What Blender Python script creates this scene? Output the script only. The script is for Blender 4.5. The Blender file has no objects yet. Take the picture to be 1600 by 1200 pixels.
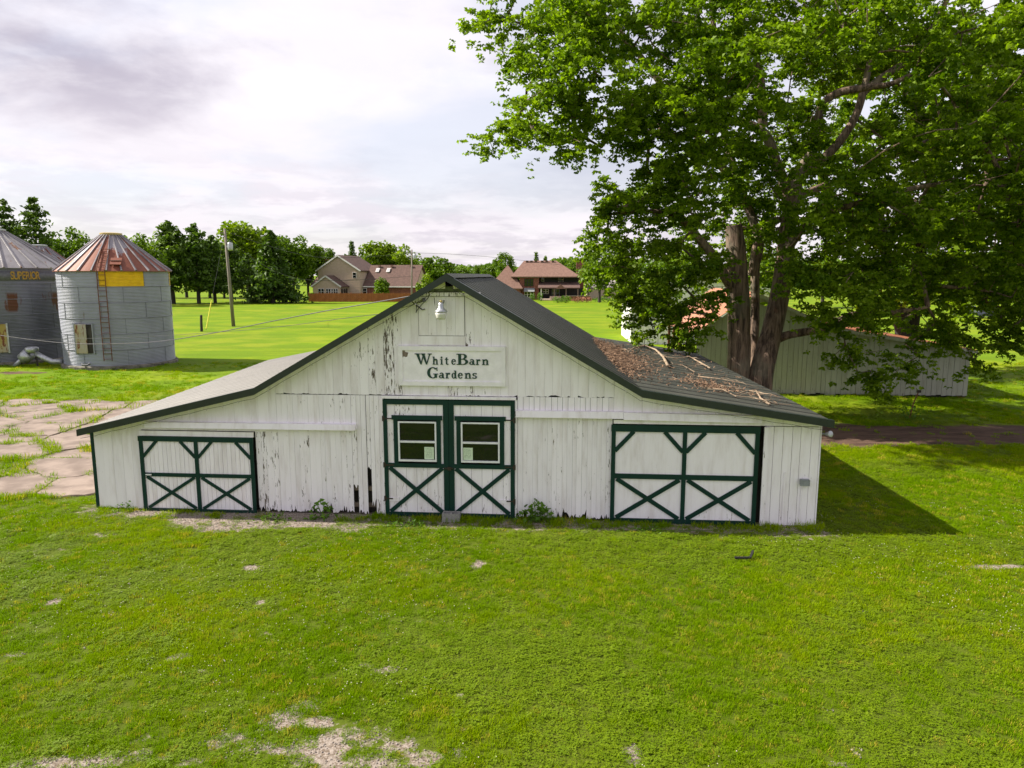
import bpy, math, random
import numpy as np
from mathutils import Vector, Matrix, noise as mnoise
rng = np.random.default_rng(7)
random.seed(7)
scene = bpy.context.scene
COL = scene.collection
# ------------------------------------------------------------------ camera
F, H, HOR = 1109.0, 5.4, 430.0
PITCH = math.atan((600 - HOR) / F)
cam_d = bpy.data.cameras.new('camera')
cam_d.sensor_fit = 'HORIZONTAL'; cam_d.sensor_width = 36.0; cam_d.lens = F / 1600 * 36
cam_d.clip_start = 0.1; cam_d.clip_end = 9000
cam = bpy.data.objects.new('camera', cam_d); COL.objects.link(cam)
cam.location = (0, 0, H); cam.rotation_euler = (math.pi / 2 - PITCH, 0, 0)
scene.camera = cam
# ------------------------------------------------------------------ sun, sky, exposure
SUN_EL = math.radians(40.3)
SUN_H = Vector((-1.0, 0.13, 0)).normalized()
sun_d = bpy.data.lights.new('sun', 'SUN'); sun_d.energy = 5.0; sun_d.angle = math.radians(0.6)
sun_d.color = (1.0, 0.93, 0.82)
sun = bpy.data.objects.new('sun', sun_d); COL.objects.link(sun)
sdir = Vector((SUN_H.x * math.cos(SUN_EL), SUN_H.y * math.cos(SUN_EL), math.sin(SUN_EL)))
sun.rotation_euler = sdir.to_track_quat('Z', 'Y').to_euler(); sun.location = (-40, 5, 40)
scene.view_settings.view_transform = 'Standard'; scene.view_settings.look = 'None'
scene.view_settings.exposure = 0.90; scene.view_settings.gamma = 1.0
scene.view_settings.use_curve_mapping = False
scene.cycles.max_bounces = 5; scene.cycles.diffuse_bounces = 3; scene.cycles.glossy_bounces = 2; scene.cycles.transmission_bounces = 3; scene.cycles.transparent_max_bounces = 4
scene.cycles.use_denoising = True; scene.cycles.adaptive_threshold = 0.012
scene.cycles.caustics_reflective = False; scene.cycles.caustics_refractive = False

class NT:
    """tiny helper for node trees"""
    def __init__(s, tree): s.t = tree; s.n = tree.nodes; s.l = tree.links
    def new(s, kind, **kw):
        n = s.n.new(kind)
        for k, v in kw.items():
            if k.startswith('i_'):
                n.inputs[k[2:].replace('_', ' ')].default_value = v
            else: setattr(n, k, v)
        return n
    def link(s, a, b): s.l.new(a, b)
    def math(s, op, a, b=None, clamp=False):
        n = s.n.new('ShaderNodeMath'); n.operation = op; n.use_clamp = clamp
        for i, v in enumerate((a, b)):
            if v is None: continue
            if isinstance(v, (int, float)): n.inputs[i].default_value = v
            else: s.l.new(v, n.inputs[i])
        return n.outputs[0]
    def mix(s, fac, a, b, mode='MIX'):
        n = s.n.new('ShaderNodeMix'); n.data_type = 'RGBA'; n.blend_type = mode
        for sock, v in ((n.inputs[0], fac), (n.inputs[6], a), (n.inputs[7], b)):
            if isinstance(v, (int, float)): sock.default_value = v
            elif isinstance(v, tuple): sock.default_value = (*v, 1) if len(v) == 3 else v
            else: s.l.new(v, sock)
        return n.outputs[2]
    def ramp(s, fac, lo, hi, a=0.0, b=1.0):
        n = s.n.new('ShaderNodeMapRange'); n.interpolation_type = 'SMOOTHSTEP'
        s.l.new(fac, n.inputs[0])
        for i, v in zip((1, 2, 3, 4), (lo, hi, a, b)): n.inputs[i].default_value = v
        return n.outputs[0]
    def noise(s, vec, scale, detail=4, rough=0.55, dist=0.0):
        n = s.n.new('ShaderNodeTexNoise'); n.inputs['Scale'].default_value = scale
        n.inputs['Detail'].default_value = detail; n.inputs['Roughness'].default_value = rough
        n.inputs['Distortion'].default_value = dist
        if vec is not None: s.l.new(vec, n.inputs['Vector'])
        return n.outputs[0]
    def mapping(s, vec, scale=(1, 1, 1), loc=(0, 0, 0), rot=(0, 0, 0)):
        n = s.n.new('ShaderNodeMapping'); s.l.new(vec, n.inputs[0])
        n.inputs['Scale'].default_value = scale; n.inputs['Location'].default_value = loc; n.inputs['Rotation'].default_value = rot
        return n.outputs[0]
    def xyz(s, vec):
        n = s.n.new('ShaderNodeSeparateXYZ'); s.l.new(vec, n.inputs[0]); return n.outputs

world = bpy.data.worlds.new('World'); scene.world = world; world.use_nodes = True
w = NT(world.node_tree); w.n.clear()
sky = w.new('ShaderNodeTexSky', sky_type='NISHITA', sun_disc=False)
sky.sun_elevation = SUN_EL; sky.sun_rotation = math.atan2(SUN_H.x, SUN_H.y); sky.altitude = 200
sky.air_density = 1.0; sky.dust_density = 1.5; sky.ozone_density = 1.0
tc = w.new('ShaderNodeTexCoord')
vx, vy, vz = w.xyz(tc.outputs['Generated'])
zz = w.math('ADD', w.math('MAXIMUM', vz, 0.0), 0.16)
cv = w.new('ShaderNodeCombineXYZ'); w.link(w.math('DIVIDE', vx, zz), cv.inputs[0]); w.link(w.math('DIVIDE', vy, zz), cv.inputs[1])
plane = cv.outputs[0]
cover = w.ramp(w.noise(w.mapping(plane, loc=(3.1, 1.7, 0)), 0.75, 6, 0.55, 0.4), 0.38, 0.62)      # veil of cloud against blue
body = w.ramp(w.noise(w.mapping(plane, loc=(2.25, 3.9, 1)), 0.85, 8, 0.55, 0.25), 0.44, 0.64)        # greyer undersides
fine = w.noise(w.mapping(plane, loc=(1, 5, 2)), 2.6, 7, 0.58, 0.2)
puff = w.ramp(fine, 0.42, 0.66)
cc = w.mix(w.math('MULTIPLY', body, 0.95), (0.83, 0.795, 0.85), (0.455, 0.42, 0.505))
cc = w.mix(w.math('MULTIPLY', puff, 0.35), cc, (0.97, 0.94, 0.97))
low = w.ramp(vz, 0.02, 0.26)
cc = w.mix(low, w.mix(w.math('MULTIPLY', w.ramp(fine, 0.42, 0.60), 0.7), (0.83, 0.775, 0.82), (0.60, 0.555, 0.625)), cc)
bg_sky = w.new('ShaderNodeBackground'); w.link(sky.outputs[0], bg_sky.inputs[0]); bg_sky.inputs[1].default_value = 0.09
bg_cl = w.new('ShaderNodeBackground'); w.link(cc, bg_cl.inputs[0]); bg_cl.inputs[1].default_value = 0.67
mx = w.new('ShaderNodeMixShader')
w.link(w.math('ADD', w.math('MULTIPLY', cover, 0.34), 0.66), mx.inputs[0]); w.link(bg_sky.outputs[0], mx.inputs[1]); w.link(bg_cl.outputs[0], mx.inputs[2])
wo = w.new('ShaderNodeOutputWorld'); w.link(mx.outputs[0], wo.inputs[0])

# ------------------------------------------------------------------ photograph geometry -> world points
def ray(px, py):
    u, v = (px - 800) / F, (600 - py) / F
    return Vector((u, math.cos(PITCH) + v * math.sin(PITCH), -math.sin(PITCH) + v * math.cos(PITCH)))
def at(px, py, Y):
    r = ray(px, py); t = Y / r.y; return Vector((0, 0, H)) + r * t
def gnd(px, py, z=0.0):
    r = ray(px, py); t = (z - H) / r.z; return Vector((0, 0, H)) + r * t

# ------------------------------------------------------------------ object helpers
def link(o, parent=None):
    COL.objects.link(o)
    if parent is not None: o.parent = parent
    return o
def tag(o, label=None, cat=None, group=None, kind=None):
    if label: o['label'] = label
    if cat: o['category'] = cat
    if group: o['group'] = group
    if kind: o['kind'] = kind
    return o
def thing(name, label, cat, loc=(0, 0, 0), rz=0.0, group=None):
    o = bpy.data.objects.new(name, None); o.empty_display_size = 0.2
    o.location = loc; o.rotation_euler = (0, 0, rz); link(o)
    return tag(o, label, cat, group)
def obj_from(name, me, parent=None, mat=None):
    if mat is not None and len(me.materials) == 0: me.materials.append(mat)
    o = bpy.data.objects.new(name, me); return link(o, parent)
def copy_tree(o, parent=None):
    c = o.copy(); COL.objects.link(c); c.parent = parent
    for ch in list(o.children): copy_tree(ch, c)
    return c

class MB:
    def __init__(s): s.v = []; s.f = []
    def add(s, vs, fs):
        b = len(s.v); s.v += [tuple(p) for p in vs]; s.f += [tuple(b + i for i in f) for f in fs]; return s
    def box(s, x0, x1, y0, y1, z0, z1):
        return s.add([(x0, y0, z0), (x1, y0, z0), (x1, y1, z0), (x0, y1, z0), (x0, y0, z1), (x1, y0, z1), (x1, y1, z1), (x0, y1, z1)],
                     [(0, 3, 2, 1), (4, 5, 6, 7), (0, 1, 5, 4), (1, 2, 6, 5), (2, 3, 7, 6), (3, 0, 4, 7)])
    def prism_xz(s, pts, y0, y1):
        """outline in x,z (anticlockwise seen from -y), pulled from y0 (front) to y1"""
        n = len(pts)
        return s.add([(x, y0, z) for x, z in pts] + [(x, y1, z) for x, z in pts],
                     [tuple(range(n)), tuple(range(2 * n - 1, n - 1, -1))] + [(i, i + n, (i + 1) % n + n, (i + 1) % n) for i in range(n)])
    def prism_xy(s, pts, z0, z1):
        n = len(pts)
        return s.add([(x, y, z0) for x, y in pts] + [(x, y, z1) for x, y in pts],
                     [tuple(range(n - 1, -1, -1)), tuple(range(n, 2 * n))] + [(i, (i + 1) % n, (i + 1) % n + n, i + n) for i in range(n)])
    def hexa(s, p):   # eight corners, bottom ring then top ring
        return s.add(p, [(0, 3, 2, 1), (4, 5, 6, 7), (0, 1, 5, 4), (1, 2, 6, 5), (2, 3, 7, 6), (3, 0, 4, 7)])
    def bar(s, a, b, w, h, up=(0, 0, 1)):
        a, b = Vector(a), Vector(b); d = (b - a).normalized(); u = Vector(up)
        r = d.cross(u)
        if r.length < 1e-4: r = d.cross(Vector((1, 0, 0)))
        r.normalize(); u = r.cross(d).normalized(); r *= w / 2; u *= h / 2
        return s.hexa([a - r - u, a + r - u, b + r - u, b - r - u, a - r + u, a + r + u, b + r + u, b - r + u])
    def tube(s, pts, rad, n=8, cap=True):
        pts = [Vector(p) for p in pts]; m = len(pts); rad = rad if hasattr(rad, '__len__') else [rad] * m
        b = len(s.v); ref = None
        for i, p in enumerate(pts):
            d = (pts[min(i + 1, m - 1)] - pts[max(i - 1, 0)]).normalized()
            if ref is None: ref = Vector((0, 0, 1)) if abs(d.z) < 0.9 else Vector((1, 0, 0))
            r = d.cross(ref).normalized(); u = r.cross(d).normalized(); ref = u
            for k in range(n):
                a = 2 * math.pi * k / n; s.v.append(tuple(p + (r * math.cos(a) + u * math.sin(a)) * rad[i]))
        for i in range(m - 1):
            for k in range(n):
                k2 = (k + 1) % n
                s.f.append((b + i * n + k, b + i * n + k2, b + (i + 1) * n + k2, b + (i + 1) * n + k))
        if cap: s.f.append(tuple(b + k for k in range(n - 1, -1, -1))); s.f.append(tuple(b + (m - 1) * n + k for k in range(n)))
        return s
    def lathe(s, prof, n=24, c=(0, 0, 0)):
        b = len(s.v); m = len(prof)
        for r, z in prof:
            for k in range(n):
                a = 2 * math.pi * k / n; s.v.append((c[0] + r * math.cos(a), c[1] + r * math.sin(a), c[2] + z))
        for i in range(m - 1):
            for k in range(n):
                k2 = (k + 1) % n; s.f.append((b + i * n + k, b + i * n + k2, b + (i + 1) * n + k2, b + (i + 1) * n + k))
        if prof[0][0] > 1e-4: s.f.append(tuple(b + k for k in range(n - 1, -1, -1)))
        if prof[-1][0] > 1e-4: s.f.append(tuple(b + (m - 1) * n + k for k in range(n)))
        return s
    def mesh(s, name, mat=None, smooth=False):
        me = bpy.data.meshes.new(name); me.from_pydata(s.v, [], s.f); me.update()
        if smooth: me.polygons.foreach_set('use_smooth', [True] * len(me.polygons))
        if mat is not None: me.materials.append(mat)
        return me
    def build(s, name, mat, parent=None, smooth=False):
        return obj_from(name, s.mesh(name, mat, smooth), parent)

def fast_mesh(name, V, Fq, mat=None, var=None, smooth=False):
    """numpy verts (N,3), faces (M,k)"""
    me = bpy.data.meshes.new(name); V = np.asarray(V, np.float32); Fq = np.asarray(Fq, np.int32)
    me.vertices.add(len(V)); me.vertices.foreach_set('co', V.ravel())
    if len(Fq):
        k = Fq.shape[1]; me.loops.add(Fq.size); me.loops.foreach_set('vertex_index', Fq.ravel())
        me.polygons.add(len(Fq)); me.polygons.foreach_set('loop_start', np.arange(0, Fq.size, k, dtype=np.int32))
        me.polygons.foreach_set('loop_total', np.full(len(Fq), k, np.int32))
        if smooth: me.polygons.foreach_set('use_smooth', np.ones(len(Fq), bool))
    if var is not None:
        a = me.attributes.new('var', 'FLOAT', 'POINT'); a.data.foreach_set('value', np.asarray(var, np.float32))
    me.update(calc_edges=True)
    if mat is not None: me.materials.append(mat)
    return me

# ------------------------------------------------------------------ materials
MATS = {}
def newmat(name):
    m = bpy.data.materials.new(name); m.use_nodes = True; t = NT(m.node_tree); t.n.clear()
    out = t.new('ShaderNodeOutputMaterial'); b = t.new('ShaderNodeBsdfPrincipled'); t.link(b.outputs[0], out.inputs[0])
    MATS[name] = m; return m, t, b, out
def bump(t, b, h, strength=0.3, dist=0.01):
    n = t.new('ShaderNodeBump'); n.inputs['Strength'].default_value = strength; n.inputs['Distance'].default_value = dist
    t.link(h, n.inputs['Height']); t.link(n.outputs[0], b.inputs['Normal'])
def simple(name, col, rough=0.7, col2=None, scale=6.0, stretch=(1, 1, 1), metal=0.0, bmp=0.0, spec=0.4, detail=5, coord='Object', lo=.35, hi=.65):
    m, t, b, out = newmat(name); b.inputs['Roughness'].default_value = rough; b.inputs['Metallic'].default_value = metal
    b.inputs['Specular IOR Level'].default_value = spec
    tc = t.new('ShaderNodeTexCoord'); v = t.mapping(tc.outputs[coord], scale=stretch)
    nz = t.noise(v, scale, detail, 0.6)
    if col2 is None: col2 = tuple(c * 0.8 for c in col)
    t.link(t.mix(t.ramp(nz, lo, hi), col, col2), b.inputs['Base Color'])
    if bmp: bump(t, b, nz, bmp, 0.02)
    return m
def paint_wood(name, col, wood=(0.17, 0.135, 0.105), peel=1.0, shade=0.97, rough=0.6):
    """weathered paint on boards; the object colour's red channel says how much has peeled"""
    m, t, b, out = newmat(name)
    tc = t.new('ShaderNodeTexCoord'); oi = t.new('ShaderNodeObjectInfo')
    geo = t.new('ShaderNodeNewGeometry'); pos = geo.outputs['Position']
    off = t.new('ShaderNodeVectorMath', operation='ADD'); t.link(pos, off.inputs[0])
    sc = t.new('ShaderNodeVectorMath', operation='SCALE'); sc.inputs[0].default_value = (3, 5, 9); t.link(oi.outputs['Random'], sc.inputs['Scale'])
    t.link(sc.outputs[0], off.inputs[1]); v = off.outputs[0]
    flake = t.noise(t.mapping(v, scale=(30, 30, 4.5)), 1.0, 6, 0.68)
    big = t.noise(t.mapping(v, scale=(2.2, 2.2, 1.3)), 1.0, 3, 0.5)
    r, g, bl = [o for o in t.new('ShaderNodeSeparateColor').outputs]
    sep = [n for n in t.n if n.type == 'SEPARATE_COLOR'][-1]; t.link(oi.outputs['Color'], sep.inputs[0])
    # more bare wood low down where rain splashes the boards
    pz = t.xyz(pos)[2]
    foot = t.ramp(pz, 0.05, 0.55, 0.055, 0.0)
    th = t.math('ADD', t.math('MULTIPLY', t.math('SUBTRACT', big, 0.5), 0.36), flake)
    th = t.math('ADD', t.math('ADD', th, foot), t.math('MULTIPLY', sep.outputs[0], 0.14 * peel))
    mask = t.ramp(th, 0.755, 0.785)
    grain = t.noise(t.mapping(v, scale=(55, 55, 2.0)), 1.0, 4, 0.6)
    stain = t.noise(t.mapping(v, scale=(5, 5, 0.9)), 1.0, 5, 0.6)
    tone = t.new('ShaderNodeMapRange'); t.link(oi.outputs['Random'], tone.inputs[0]); tone.inputs[3].default_value = shade; tone.inputs[4].default_value = 1.03
    dirty = tuple(c * k for c, k in zip(col, (0.80, 0.775, 0.745)))
    pc = t.mix(t.ramp(stain, 0.42, 0.78), col, dirty)
    pc = t.mix(t.math('MULTIPLY', t.ramp(grain, 0.5, 0.8), 0.14), pc, tuple(c * 0.55 for c in col))
    pm = t.new('ShaderNodeVectorMath', operation='SCALE'); t.link(pc, pm.inputs[0]); t.link(tone.outputs[0], pm.inputs['Scale'])
    wc = t.mix(grain, wood, tuple(c * 0.35 for c in wood))
    t.link(t.mix(mask, pm.outputs[0], wc), b.inputs['Base Color'])
    b.inputs['Roughness'].default_value = rough; b.inputs['Specular IOR Level'].default_value = 0.25
    hgt = t.math('ADD', t.math('MULTIPLY', grain, 0.35), t.math('MULTIPLY', mask, -0.6))
    bump(t, b, hgt, 0.35, 0.006)
    return m
paint_wood('white_boards', (0.88, 0.835, 0.875))
paint_wood('green_trim', (0.004, 0.032, 0.025), peel=0.7, wood=(0.12, 0.10, 0.09), rough=0.42)
paint_wood('grey_boards', (0.43, 0.42, 0.37), wood=(0.17, 0.15, 0.125), peel=.9)
simple('dark_inside', (0.022, 0.019, 0.017), 0.9, (0.05, 0.042, 0.034), 9, (1, 1, .3))  # near-black colour for the shade seen through gaps and openings
simple('bare_wood', (0.22, 0.175, 0.135), 0.85, (0.10, 0.075, 0.055), 14, (1, 1, .12), bmp=.3)
simple('pole_wood', (0.25, 0.215, 0.18), 0.85, (0.15, 0.125, 0.105), 10, (1, 1, .12), bmp=.3)
simple('moss_wood', (0.20, 0.24, 0.13), 0.9, (0.11, 0.12, 0.07), 12)
simple('sign_white', (0.89, 0.85, 0.88), 0.5, (0.80, 0.765, 0.79), 5)
simple('letter_green', (0.006, 0.038, 0.030), 0.4, (0.010, 0.048, 0.038), 9)
simple('black_iron', (0.012, 0.012, 0.012), 0.5, (0.05, 0.028, 0.018), 30)
simple('vinyl_white', (0.80, 0.80, 0.82), 0.35, (0.72, 0.72, 0.73), 7)
simple('galvanised', (0.48, 0.49, 0.51), 0.38, (0.34, 0.35, 0.37), 8, metal=0.55, bmp=.05)
simple('lamp_glass', (0.70, 0.68, 0.64), 0.18, (0.60, 0.58, 0.54), 8, spec=.6)
simple('brass', (0.62, 0.47, 0.18), 0.4, (0.4, 0.3, 0.12), 20)
simple('box_grey', (0.26, 0.28, 0.29), 0.5, (0.20, 0.215, 0.22), 9)
simple('block_grey', (0.30, 0.29, 0.275), 0.95, (0.2, 0.195, 0.185), 60, bmp=.5)
simple('cable', (0.03, 0.03, 0.032), 0.6, (0.02, 0.02, 0.02), 5)
simple('cable_grey', (0.06, 0.06, 0.065), 0.6, (0.03, 0.03, 0.035), 3.0)
simple('branch_pale', (0.40, 0.31, 0.215), 0.85, (0.22, 0.155, 0.10), 9, bmp=.2)
simple('litter', (0.29, 0.185, 0.115), 0.9, (0.15, 0.092, 0.058), 5, coord='Object')
simple('concrete_ring', (0.22, 0.20, 0.165), 0.95, (0.09, 0.085, 0.06), 3, bmp=.3)
simple('slab', (0.27, 0.212, 0.172), 0.92, (0.165, 0.125, 0.100), 1.3, bmp=.35, detail=10)
simple('pebble', (0.34, 0.30, 0.26), 0.9, (0.20, 0.165, 0.14), 20)
simple('clover_flower', (0.50, 0.48, 0.36), 0.8, (0.58, 0.50, 0.42), 8)
simple('brick_wall', (0.25, 0.095, 0.065), 0.9, (0.15, 0.055, 0.042), 3.5, bmp=.2)
simple('siding_tan', (0.52, 0.405, 0.315), 0.8, (0.47, 0.365, 0.28), 2.0)
simple('shingle_brown', (0.135, 0.082, 0.066), 0.95, (0.095, 0.058, 0.048), 2.2, bmp=.15, detail=9)
simple('shingle_red', (0.215, 0.125, 0.095), 0.95, (0.165, 0.094, 0.072), 2.2, bmp=.15, detail=9)
simple('shingle_grey', (0.30, 0.265, 0.245), 0.95, (0.22, 0.195, 0.18), 2.2)
simple('trim_white', (0.78, 0.76, 0.73), 0.6)
simple('dark_plain', (0.030, 0.026, 0.025), 0.8, (0.022, 0.02, 0.02), 4)
simple('fence_wood', (0.36, 0.125, 0.042), 0.85, (0.25, 0.082, 0.028), 1.5, (1, 1, .4), bmp=.1)
simple('yellow_paint', (0.80, 0.52, 0.008), 0.5, (0.70, 0.43, 0.01), 3)
simple('yellow_plastic', (0.75, 0.68, 0.03), 0.4)
simple('letter_ochre', (0.40, 0.255, 0.03), 0.6, (0.27, 0.15, 0.03), 9)
simple('dark_panel', (0.13, 0.135, 0.15), 0.6, (0.10, 0.10, 0.11), 6)
simple('lap_grey', (0.21, 0.22, 0.26), 0.55, (0.15, 0.15, 0.17), 4)
simple('rubber', (0.015, 0.015, 0.015), 0.7)
simple('car_silver', (0.55, 0.57, 0.60), 0.25, (0.50, 0.52, 0.55), 3, metal=.5)
simple('car_dark', (0.03, 0.035, 0.05), 0.2, (0.025, 0.03, 0.04), 3, metal=.3)
simple('terracotta', (0.35, 0.17, 0.09), 0.85)
simple('barrel_blue', (0.03, 0.05, 0.11), 0.5)
simple('stone_tan', (0.42, 0.33, 0.25), 0.9, (0.3, 0.23, 0.18), 5)
simple('iron_rust', (0.20, 0.075, 0.035), 0.85, (0.09, 0.035, 0.02), 14, bmp=.2)
simple('dark_bark', (0.060, 0.050, 0.042), 0.95, (0.035, 0.03, 0.026), 4, (1, 1, .2), bmp=.4)
simple('flower_red', (0.35, 0.10, 0.07), 0.8, (0.25, 0.16, 0.08), 30)
def glass_mat():
    m, t, b, out = newmat('dark_glass')
    b.inputs['Base Color'].default_value = (0.008, 0.010, 0.009, 1); b.inputs['Roughness'].default_value = 0.04
    b.inputs['Specular IOR Level'].default_value = 0.6
    tc = t.new('ShaderNodeTexCoord'); bump(t, b, t.noise(tc.outputs['Object'], 1.6, 2), 0.05, 0.05)
glass_mat()
def notice_mat():
    m, t, b, out = newmat('notice_paper'); tc = t.new('ShaderNodeTexCoord')
    x, y, z = t.xyz(tc.outputs['Generated'])
    rows = t.math('FRACT', t.math('MULTIPLY', z, 10.0))
    ink = t.math('MULTIPLY', t.ramp(rows, 0.45, 0.5), t.ramp(rows, 0.95, 0.9))
    gaps = t.ramp(t.noise(t.mapping(tc.outputs['Generated'], scale=(16, 1, 10)), 1.0, 2), 0.44, 0.5)
    inb = t.math('MULTIPLY', t.math('MULTIPLY', t.ramp(x, .12, .14), t.ramp(x, .84, .82)), t.math('MULTIPLY', t.ramp(z, .08, .1), t.ramp(z, .95, .93)))
    t.link(t.mix(t.math('MULTIPLY', t.math('MULTIPLY', ink, gaps), t.math('MULTIPLY', inb, 0.62)), (0.60, 0.72, 0.52), (0.10, 0.13, 0.10)), b.inputs['Base Color'])
    b.inputs['Roughness'].default_value = 0.6
notice_mat()
def roof_metal(name, c1, c2, shade_grime, fleck, rough):
    m, t, b, out = newmat(name); geo = t.new('ShaderNodeNewGeometry'); tc = t.new('ShaderNodeTexCoord')
    p = geo.outputs['Position']
    n1 = t.noise(p, 1.1, 6, 0.6); n2 = t.noise(p, 38.0, 3, 0.6); n3 = t.noise(p, 9.0, 5, 0.6)
    c = t.mix(t.ramp(n1, .35, .7), c1, c2)
    # shade of the ribs, painted as dark lines along each one
    y = t.math('FRACT', t.math('DIVIDE', t.xyz(tc.outputs['Object'])[1], .6096))
    line = t.math('MULTIPLY', t.ramp(y, .08, .16), t.ramp(y, .44, .34))
    c = t.mix(t.math('MULTIPLY', line, .95), c, shade_grime)
    c = t.mix(t.math('MULTIPLY', t.ramp(n2, .68, .74), fleck), c, (0.34, 0.31, 0.22))
    c = t.mix(t.math('MULTIPLY', t.ramp(n3, .55, .75), .4), c, shade_grime)
    t.link(c, b.inputs['Base Color']); b.inputs['Roughness'].default_value = rough; b.inputs['Specular IOR Level'].default_value = 0.3
    bump(t, b, n1, .03, .02)
roof_metal('roof_metal', (0.048, 0.052, 0.042), (0.072, 0.074, 0.060), (0.016, 0.017, 0.014), .8, .62)
roof_metal('roof_metal_sunlit', (0.225, 0.212, 0.188), (0.185, 0.175, 0.156), (0.058, 0.054, 0.048), .1, .5)  # left slopes: brightness of the sun put into a paler metal colour
simple('roof_trim', (0.010, 0.017, 0.015), 0.4, (0.014, 0.023, 0.020), 5, spec=.5)
def bin_steel(name, base, base2, rust_amt, rust_col=(0.155, 0.060, 0.030), streak=(1.2, 1.2, .35), seed=0.0, metal=.35, zlo=None):
    m, t, b, out = newmat(name); geo = t.new('ShaderNodeNewGeometry'); p = t.mapping(geo.outputs['Position'], loc=(seed, seed, seed * .3))
    n1 = t.noise(t.mapping(p, scale=(.7, .7, .5)), 1.0, 5, .6); n2 = t.noise(t.mapping(p, scale=streak), 1.0, 7, .66)
    c = t.mix(t.ramp(n1, .35, .65), base, base2)
    rm = t.ramp(n2, .66 - rust_amt, .72 - rust_amt)
    if zlo is not None:
        z = t.xyz(geo.outputs['Position'])[2]
        rm = t.math('MULTIPLY', rm, t.math('MULTIPLY', t.ramp(z, zlo[0], zlo[0] + .25), t.ramp(z, zlo[1] + .25, zlo[1])))
    c = t.mix(rm, c, t.mix(n1, rust_col, tuple(k * .6 for k in rust_col)))
    t.link(c, b.inputs['Base Color']); b.inputs['Metallic'].default_value = metal
    b.inputs['Roughness'].default_value = .5
    bump(t, b, n2, .06, .02)
bin_steel('bin_wall', (0.32, 0.335, 0.40), (0.265, 0.275, 0.33), 0.03, rust_col=(0.20, 0.13, 0.10), streak=(1.6, 1.6, .25), metal=.1)
bin_steel('bin_wall_rusty', (0.20, 0.205, 0.24), (0.145, 0.15, 0.175), 0.17, seed=4.2, zlo=(3.1, 4.2))
bin_steel('bin_roof_grey', (0.29, 0.28, 0.285), (0.20, 0.185, 0.19), 0.04, rust_col=(0.24, 0.13, 0.085), seed=2.0, metal=.3)
bin_steel('bin_rib_dark', (0.17, 0.155, 0.165), (0.34, 0.32, 0.33), -0.05, metal=.4)
bin_steel('bin_door', (0.34, 0.25, 0.06), (0.36, 0.33, 0.29), 0.12, rust_col=(0.20, 0.06, 0.025), streak=(5, 5, 1.5))
bin_steel('tin_rust', (0.46, 0.175, 0.085), (0.36, 0.155, 0.09), -0.02, rust_col=(0.50, 0.36, 0.29), streak=(.8, 3, .8), metal=.1)

def foliage_mat(name, c_dark, c_light, trans=0.42, rough=.5, tint=False):
    m, t, b, out = newmat(name)
    at_ = t.new('ShaderNodeAttribute', attribute_name='var'); oi = t.new('ShaderNodeObjectInfo')
    c = t.mix(at_.outputs['Fac'], c_dark, c_light)
    if tint: c = t.mix(1.0, c, oi.outputs['Color'], 'MULTIPLY')
    t.link(c, b.inputs['Base Color']); b.inputs['Roughness'].default_value = rough; b.inputs['Specular IOR Level'].default_value = .22
    tr = t.new('ShaderNodeBsdfTranslucent'); t.link(t.mix(1.0, c, (1.25, 1.35, .45), 'MULTIPLY'), tr.inputs[0])
    ms = t.new('ShaderNodeMixShader'); ms.inputs[0].default_value = trans
    t.link(b.outputs[0], ms.inputs[1]); t.link(tr.outputs[0], ms.inputs[2]); t.link(ms.outputs[0], out.inputs[0])
foliage_mat('maple_leaf', (0.056, 0.120, 0.004), (0.255, 0.370, 0.012), .46)
foliage_mat('far_leaf', (0.055, 0.102, 0.008), (0.160, 0.240, 0.014), .36, tint=True)
foliage_mat('needle', (0.052, 0.096, 0.018), (0.135, 0.200, 0.034), .3, tint=True)
foliage_mat('weed_leaf', (0.065, 0.150, 0.012), (0.140, 0.260, 0.022), .35)
def bark():
    m, t, b, out = newmat('maple_bark'); geo = t.new('ShaderNodeNewGeometry'); p = geo.outputs['Position']
    n1 = t.noise(t.mapping(p, scale=(9, 9, 1.1)), 1.0, 7, .68, .5); n2 = t.noise(p, .8, 4, .6); n3 = t.noise(p, 2.6, 5, .6)
    c = t.mix(t.ramp(n1, .36, .64), (0.046, 0.029, 0.021), (0.27, 0.182, 0.13))
    c = t.mix(t.math('MULTIPLY', t.ramp(n2, .50, .64), .40), c, (0.23, 0.215, 0.15))
    c = t.mix(t.math('MULTIPLY', t.ramp(n3, .62, .72), .45), c, (0.21, 0.10, 0.06))
    t.link(c, b.inputs['Base Color']); b.inputs['Roughness'].default_value = .9; bump(t, b, n1, .9, .06)
bark()
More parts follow.
